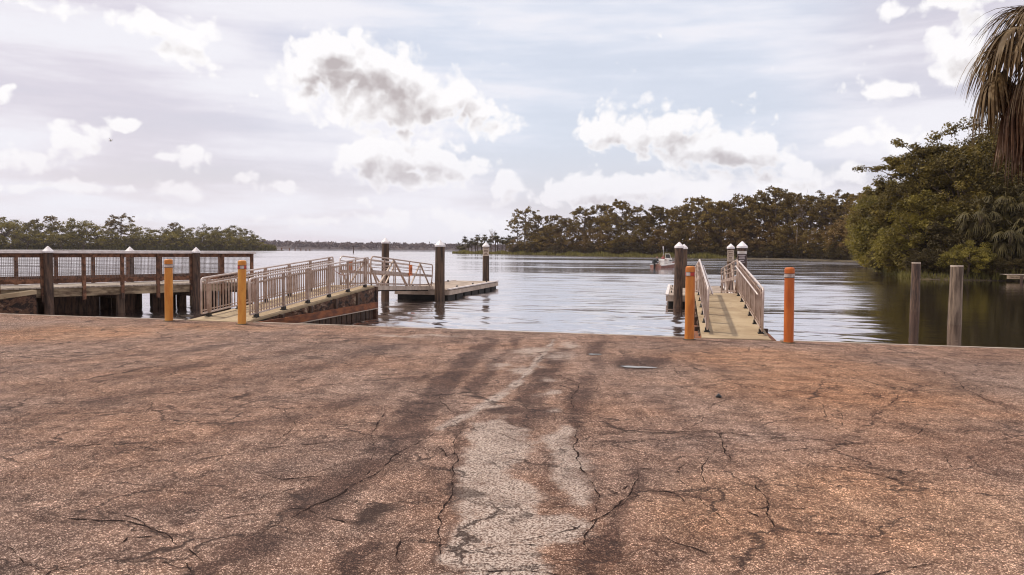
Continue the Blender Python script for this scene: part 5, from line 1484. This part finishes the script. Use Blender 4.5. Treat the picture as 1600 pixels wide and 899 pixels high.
# ================================================================== BOAT
def boat():
    base = Vector(((1043 - 800) / 1200 * 98, 98, WATER))
    yaw = R(38)
    M = Matrix.Translation(base) @ Matrix.Rotation(yaw, 4, 'Z') @ Matrix.Rotation(R(-3.0), 4, 'Y')
    t = thing('motorboat', base, yaw, 'white and dull red centre console motorboat crossing the water with two people', 'boat', M=M)
    A = lambda x, y, z: M @ Vector((x, y, z))
    secs = [(-2.3, .92, .80, -.22, .50), (-1.2, .98, .84, -.24, .54), (0, .98, .82, -.25, .60), (1.2, .84, .62, -.20, .68), (2.1, .52, .30, -.05, .78), (2.75, .06, .03, .30, .88)]
    mb = MB()
    for (x, hb, ch, kz, gz) in secs:
        mb.v += [A(x, -hb, gz), A(x, -ch, kz * .2 + .05), A(x, 0, kz), A(x, ch, kz * .2 + .05), A(x, hb, gz)]
    n = len(secs)
    for i in range(n - 1):
        for j in range(4):
            a = i * 5 + j; mb.f.append((a, a + 5, a + 6, a + 1))
    mb.f.append((0, 1, 2, 3, 4))
    mb.build('hull', M_HULL, t)
    mb = MB()
    for (x, hb, ch, kz, gz) in secs:
        mb.v += [A(x, -hb - .03, gz - .10), A(x, -hb - .03, gz + .04), A(x, -hb + .16, gz + .04), A(x, hb - .16, gz + .04), A(x, hb + .03, gz + .04), A(x, hb + .03, gz - .10)]
    for i in range(n - 1):
        for j in (0, 1, 3, 4):
            a = i * 6 + j; mb.f.append((a, a + 1, a + 7, a + 6))
    mb.build('gunwale', M_WHITE, t)
    mb = MB()
    for (x, hb, ch, kz, gz) in secs:
        mb.v += [A(x, -hb + .05, .30), A(x, hb - .05, .30)]
    for i in range(n - 1): mb.f.append((2 * i, 2 * i + 1, 2 * i + 3, 2 * i + 2))
    mb.build('floor', M_WHITE, t)
    mb = MB()
    q = [(-.35, -.42), (.55, -.36), (.55, .36), (-.35, .42)]
    mb.hexa([A(x, y, .28) for x, y in q] + [A(x * .85 + .0, y * .95, 1.28) for x, y in q])
    con = mb.build('console', M_WHITE, t, bevel=.04)
    mb = MB()
    for y in (-.38, .38):
        mb.bar(A(.15, y, 1.26), A(-.02, y, 1.80), .04, .04)
    mb.bar(A(-.02, -.38, 1.80), A(-.02, .38, 1.80), .04, .05); mb.bar(A(.10, -.38, 1.50), A(.10, .38, 1.50), .03, .03)
    mb.build('windshield_frame', M_WHITE, con)
    mb = MB(); mb.hexa([A(.14, -.36, 1.28), A(.15, -.36, 1.28), A(.15, .36, 1.28), A(.14, .36, 1.28), A(.0, -.36, 1.72), A(.01, -.36, 1.72), A(.01, .36, 1.72), A(.0, .36, 1.72)])
    mb.build('windshield', M_BLACK, con)
    for s in (-1, 1):
        mb = MB(); mb.box(A(.1, s * .41, .95), (.42, .02, .10), yaw); mb.build('console_print', M_BLACK, con)
    mb = MB(); mb.box(A(-.95, 0, .62), (.45, .95, .60), yaw); se = mb.build('seat', M_WHITE, t, bevel=.04)
    mb = MB(); mb.box(A(-1.14, 0, 1.05), (.10, .95, .34), yaw); mb.build('seat_back', M_WHITE, se, bevel=.04)
    mb = MB(); mb.tube([A(-.45, .3, .3), A(-.45, .3, 2.3)], .022, 6); mb.tube([A(-.45, .3, 2.3), A(-.45, .3, 2.78)], [.045, .075], 8); mb.build('light_pole', M_WHITE, t)
    mb = MB(); mb.hexa([A(-2.75, -.20, .75), A(-2.28, -.20, .75), A(-2.28, .20, .75), A(-2.75, .20, .75), A(-2.68, -.15, 1.28), A(-2.36, -.15, 1.20), A(-2.36, .15, 1.20), A(-2.68, .15, 1.28)])
    o = mb.build('outboard_motor', M_BLACK, t, bevel=.05)
    mb = MB(); mb.bar(A(-2.48, 0, .80), A(-2.52, 0, -.45), .14, .22); mb.build('motor_leg', M_BLACK, o)
    mb = MB()
    for y in (-.85, .85):
        mb.tube([A(1.0, y * .9, .70), A(1.3, y * .85, .98), A(2.3, y * .35, 1.08)], .02, 6)
    mb.build('bow_rail', M_ALUB, t)
    return A, yaw
BOATA, BYAW2 = boat()

def person(A, yaw, x, y, zseat, shirt, label, lean=0.0):
    """seated figure grown from a jointed skeleton"""
    m, t, p, o_ = new_mat('person_clothes')
    co = t.n('ShaderNodeTexCoord').outputs['Object']
    sp = t.n('ShaderNodeSeparateXYZ'); t.link(co, sp.inputs[0])
    z, xx = sp.outputs[2], sp.outputs[0]
    c = t.mix(t.ss(z, .12, .14), (0.05, 0.045, 0.05), shirt)
    c = t.mix(t.ss(z, .60, .61), c, (0.36, 0.20, 0.14))
    c = t.mix(t.math('MULTIPLY', t.ss(z, .745, .76), t.ss(xx, .12, .08)), c, (0.03, 0.018, 0.012))
    c = t.mix(t.ss(z, .80, .82), c, (0.03, 0.018, 0.012))
    c = t.mix(t.math('MULTIPLY', t.ss(xx, .27, .29), t.ss(z, .45, .43)), c, (0.36, 0.20, 0.14))
    setp(t, p, c, .7)
    J = [(0, 0, .06, .15), (.02 + lean * .3, 0, .24, .145), (.03 + lean * .7, 0, .44, .16), (.04 + lean, 0, .56, .07), (.05 + lean, 0, .64, .055), (.07 + lean, 0, .74, .095), (.07 + lean, 0, .82, .085)]
    E = [(0, 1), (1, 2), (2, 3), (3, 4), (4, 5), (5, 6)]
    for s in (-1, 1):
        b = len(J)
        J += [(.03 + lean * .8, s * .19, .50, .065), (.06 + lean, s * .25, .26, .050), (.28 + lean, s * .20, .20, .040), (.36 + lean, s * .18, .21, .035)]
        E += [(2, b), (b, b + 1), (b + 1, b + 2), (b + 2, b + 3)]
        b = len(J)
        J += [(.08, s * .10, .04, .095), (.44, s * .13, .05, .070), (.46, s * .13, -.36, .045), (.60, s * .14, -.40, .035)]
        E += [(0, b), (b, b + 1), (b + 1, b + 2), (b + 2, b + 3)]
    me = bpy.data.meshes.new('person')
    me.from_pydata([j[:3] for j in J], E, [])
    me.materials.append(m)
    o = bpy.data.objects.new('person', me); COL.objects.link(o)
    o.matrix_world = Matrix.Translation(A(x, y, zseat)) @ Matrix.Rotation(yaw, 4, 'Z')
    sk = o.modifiers.new('skin', 'SKIN')
    sk.use_smooth_shade = True
    for i, j in enumerate(J):
        me.skin_vertices[0].data[i].radius = (j[3], j[3])
        me.skin_vertices[0].data[i].use_root = (i == 0)
    sb = o.modifiers.new('subdiv', 'SUBSURF'); sb.levels = 1; sb.render_levels = 1
    return tag(o, label, 'person')
person(BOATA, BYAW2, -1.72, .42, .72, (0.02, 0.018, 0.02), 'person in black top sitting at the stern of the motorboat', .12)
person(BOATA, BYAW2, -.88, .1, .92, (0.26, 0.07, 0.055), 'person in dull red top seated behind the boat console', .10)

# ================================================================== SMALL THINGS
def marker(px, d, top, label):
    base = az_pos(px, d) + Vector((0, 0, WATER)); t = thing('channel_marker', base, 0, label, 'marker')
    mb = MB(); mb.tube([base + Vector((0, 0, -1)), base + Vector((0, 0, top))], .22, 8); mb.build('post', M_DARKWOOD, t)
    mb = MB(); mb.box(base + Vector((0, -.25, top - .5)), (.9, .06, .9)); mb.build('board', M_SIGND, t)
marker(552, 330, 3.4, 'lone dark channel marker post on the open water')
for i, px in enumerate([428, 440, 452, 461, 470, 478, 484]):
    b = az_pos(px, 505 + i * 2) + Vector((0, 0, WATER))
    mb = MB(); mb.tube([b + Vector((0, 0, -1)), b + Vector((0, 0, 2.0 - .12 * i))], .35, 7)
    single(mb, 'mooring_post', M_RAILWOOD, b, 0, 'short brown post in the row off the tip of the wooded bank', 'post', 'posts off the wooded bank')

def bank_dock():
    p0, p1 = Vector((39.0, 60.5, 0)), Vector((60, 54.5, 0))
    ax = (p1 - p0).normalized(); yaw = math.atan2(ax.y, ax.x); n = Vector((-ax.y, ax.x, 0))
    t = thing('wooden_dock', p0 + Vector((0, 0, WATER)), yaw, 'low weathered plank dock beneath the palms on the right bank', 'dock')
    L = (p1 - p0).length; k = int(L / .4)
    me = MB().box((0, 0, 0), (.385, 1.8, .05)).mesh('dock_plank', M_PLANK)
    for i in range(k):
        piece('deck_plank', me, t, Matrix.Translation(p0 + ax * (i + .5) * .4 + n * .9 + Vector((0, 0, .05))) @ Matrix.Rotation(yaw, 4, 'Z'))
    mb = MB(); mb.bar(p0 + Vector((0, 0, -.14)), p1 + Vector((0, 0, -.14)), .08, .28); mb.build('fascia', M_FASCIA, t)
    for i in range(7):
        q = p0 + ax * (1 + 3 * i); mb = MB(); mb.tube([q + Vector((0, 0, -2)), q + Vector((0, 0, -.02))], .12, 8); mb.build('pile', M_DARKWOOD, t)
bank_dock()

# bird in flight over the left bank
bp = Vector(((176 - 800) / 1200 * 90, 90, 1.7 + (384.5 - 222) / 1200 * 90))
mb = MB()
mb.add([bp + Vector(q) for q in ((.22, 0, 0), (0, .05, .05), (-.24, 0, 0), (0, -.05, .05), (0, 0, -.06))], [(0, 1, 3), (1, 2, 3), (0, 4, 1), (1, 4, 2), (2, 4, 3), (3, 4, 0)])
bd = single(mb, 'bird', M_BLACK, bp, 0, 'small dark bird flying in the sky above the wooded bank', 'bird')
mb = MB()
for s in (-1, 1):
    mb.add([bp + Vector(q) for q in ((.08, 0, .03), (-.08, 0, .03), (-.02, s * .30, .22), (-.08, s * .52, .10), (.04, s * .30, .24))], [(0, 1, 2, 4), (4, 2, 3)])
mb.build('wing', M_BLACK, bd)

# pebble-sized debris on the asphalt
(dv, du) = DEBRIS[0]
mb = MB(); mb.tube([W(dv - .03, du, 0), W(dv, du, .02), W(dv + .03, du, .0)], [.012, .03, .012], 7)
single(mb, 'stone', M_BLACK, W(dv, du, 0), 0, 'small dark lump lying on the open asphalt', 'stone')

# ================================================================== HAZE
def haze():
    m = bpy.data.materials.new('haze_air'); m.use_nodes = True
    t = NT(m.node_tree); m.node_tree.nodes.clear()
    o = t.n('ShaderNodeOutputMaterial'); v = t.n('ShaderNodeVolumePrincipled')
    v.inputs['Color'].default_value = (0.86, 0.80, 0.90, 1)
    v.inputs['Density'].default_value = 0.00010
    v.inputs['Anisotropy'].default_value = 0.2
    t.link(v.outputs[0], o.inputs['Volume'])
    mb = MB(); mb.hexa([Vector(q) for q in ((-2600, -120, -4.2), (2600, -120, -4.2), (2600, 2300, -4.2), (-2600, 2300, -4.2), (-2600, -120, 34), (2600, -120, 34), (2600, 2300, 34), (-2600, 2300, 34))])
    ob = mb.build('haze', m); tag(ob, kind='stuff')
haze()
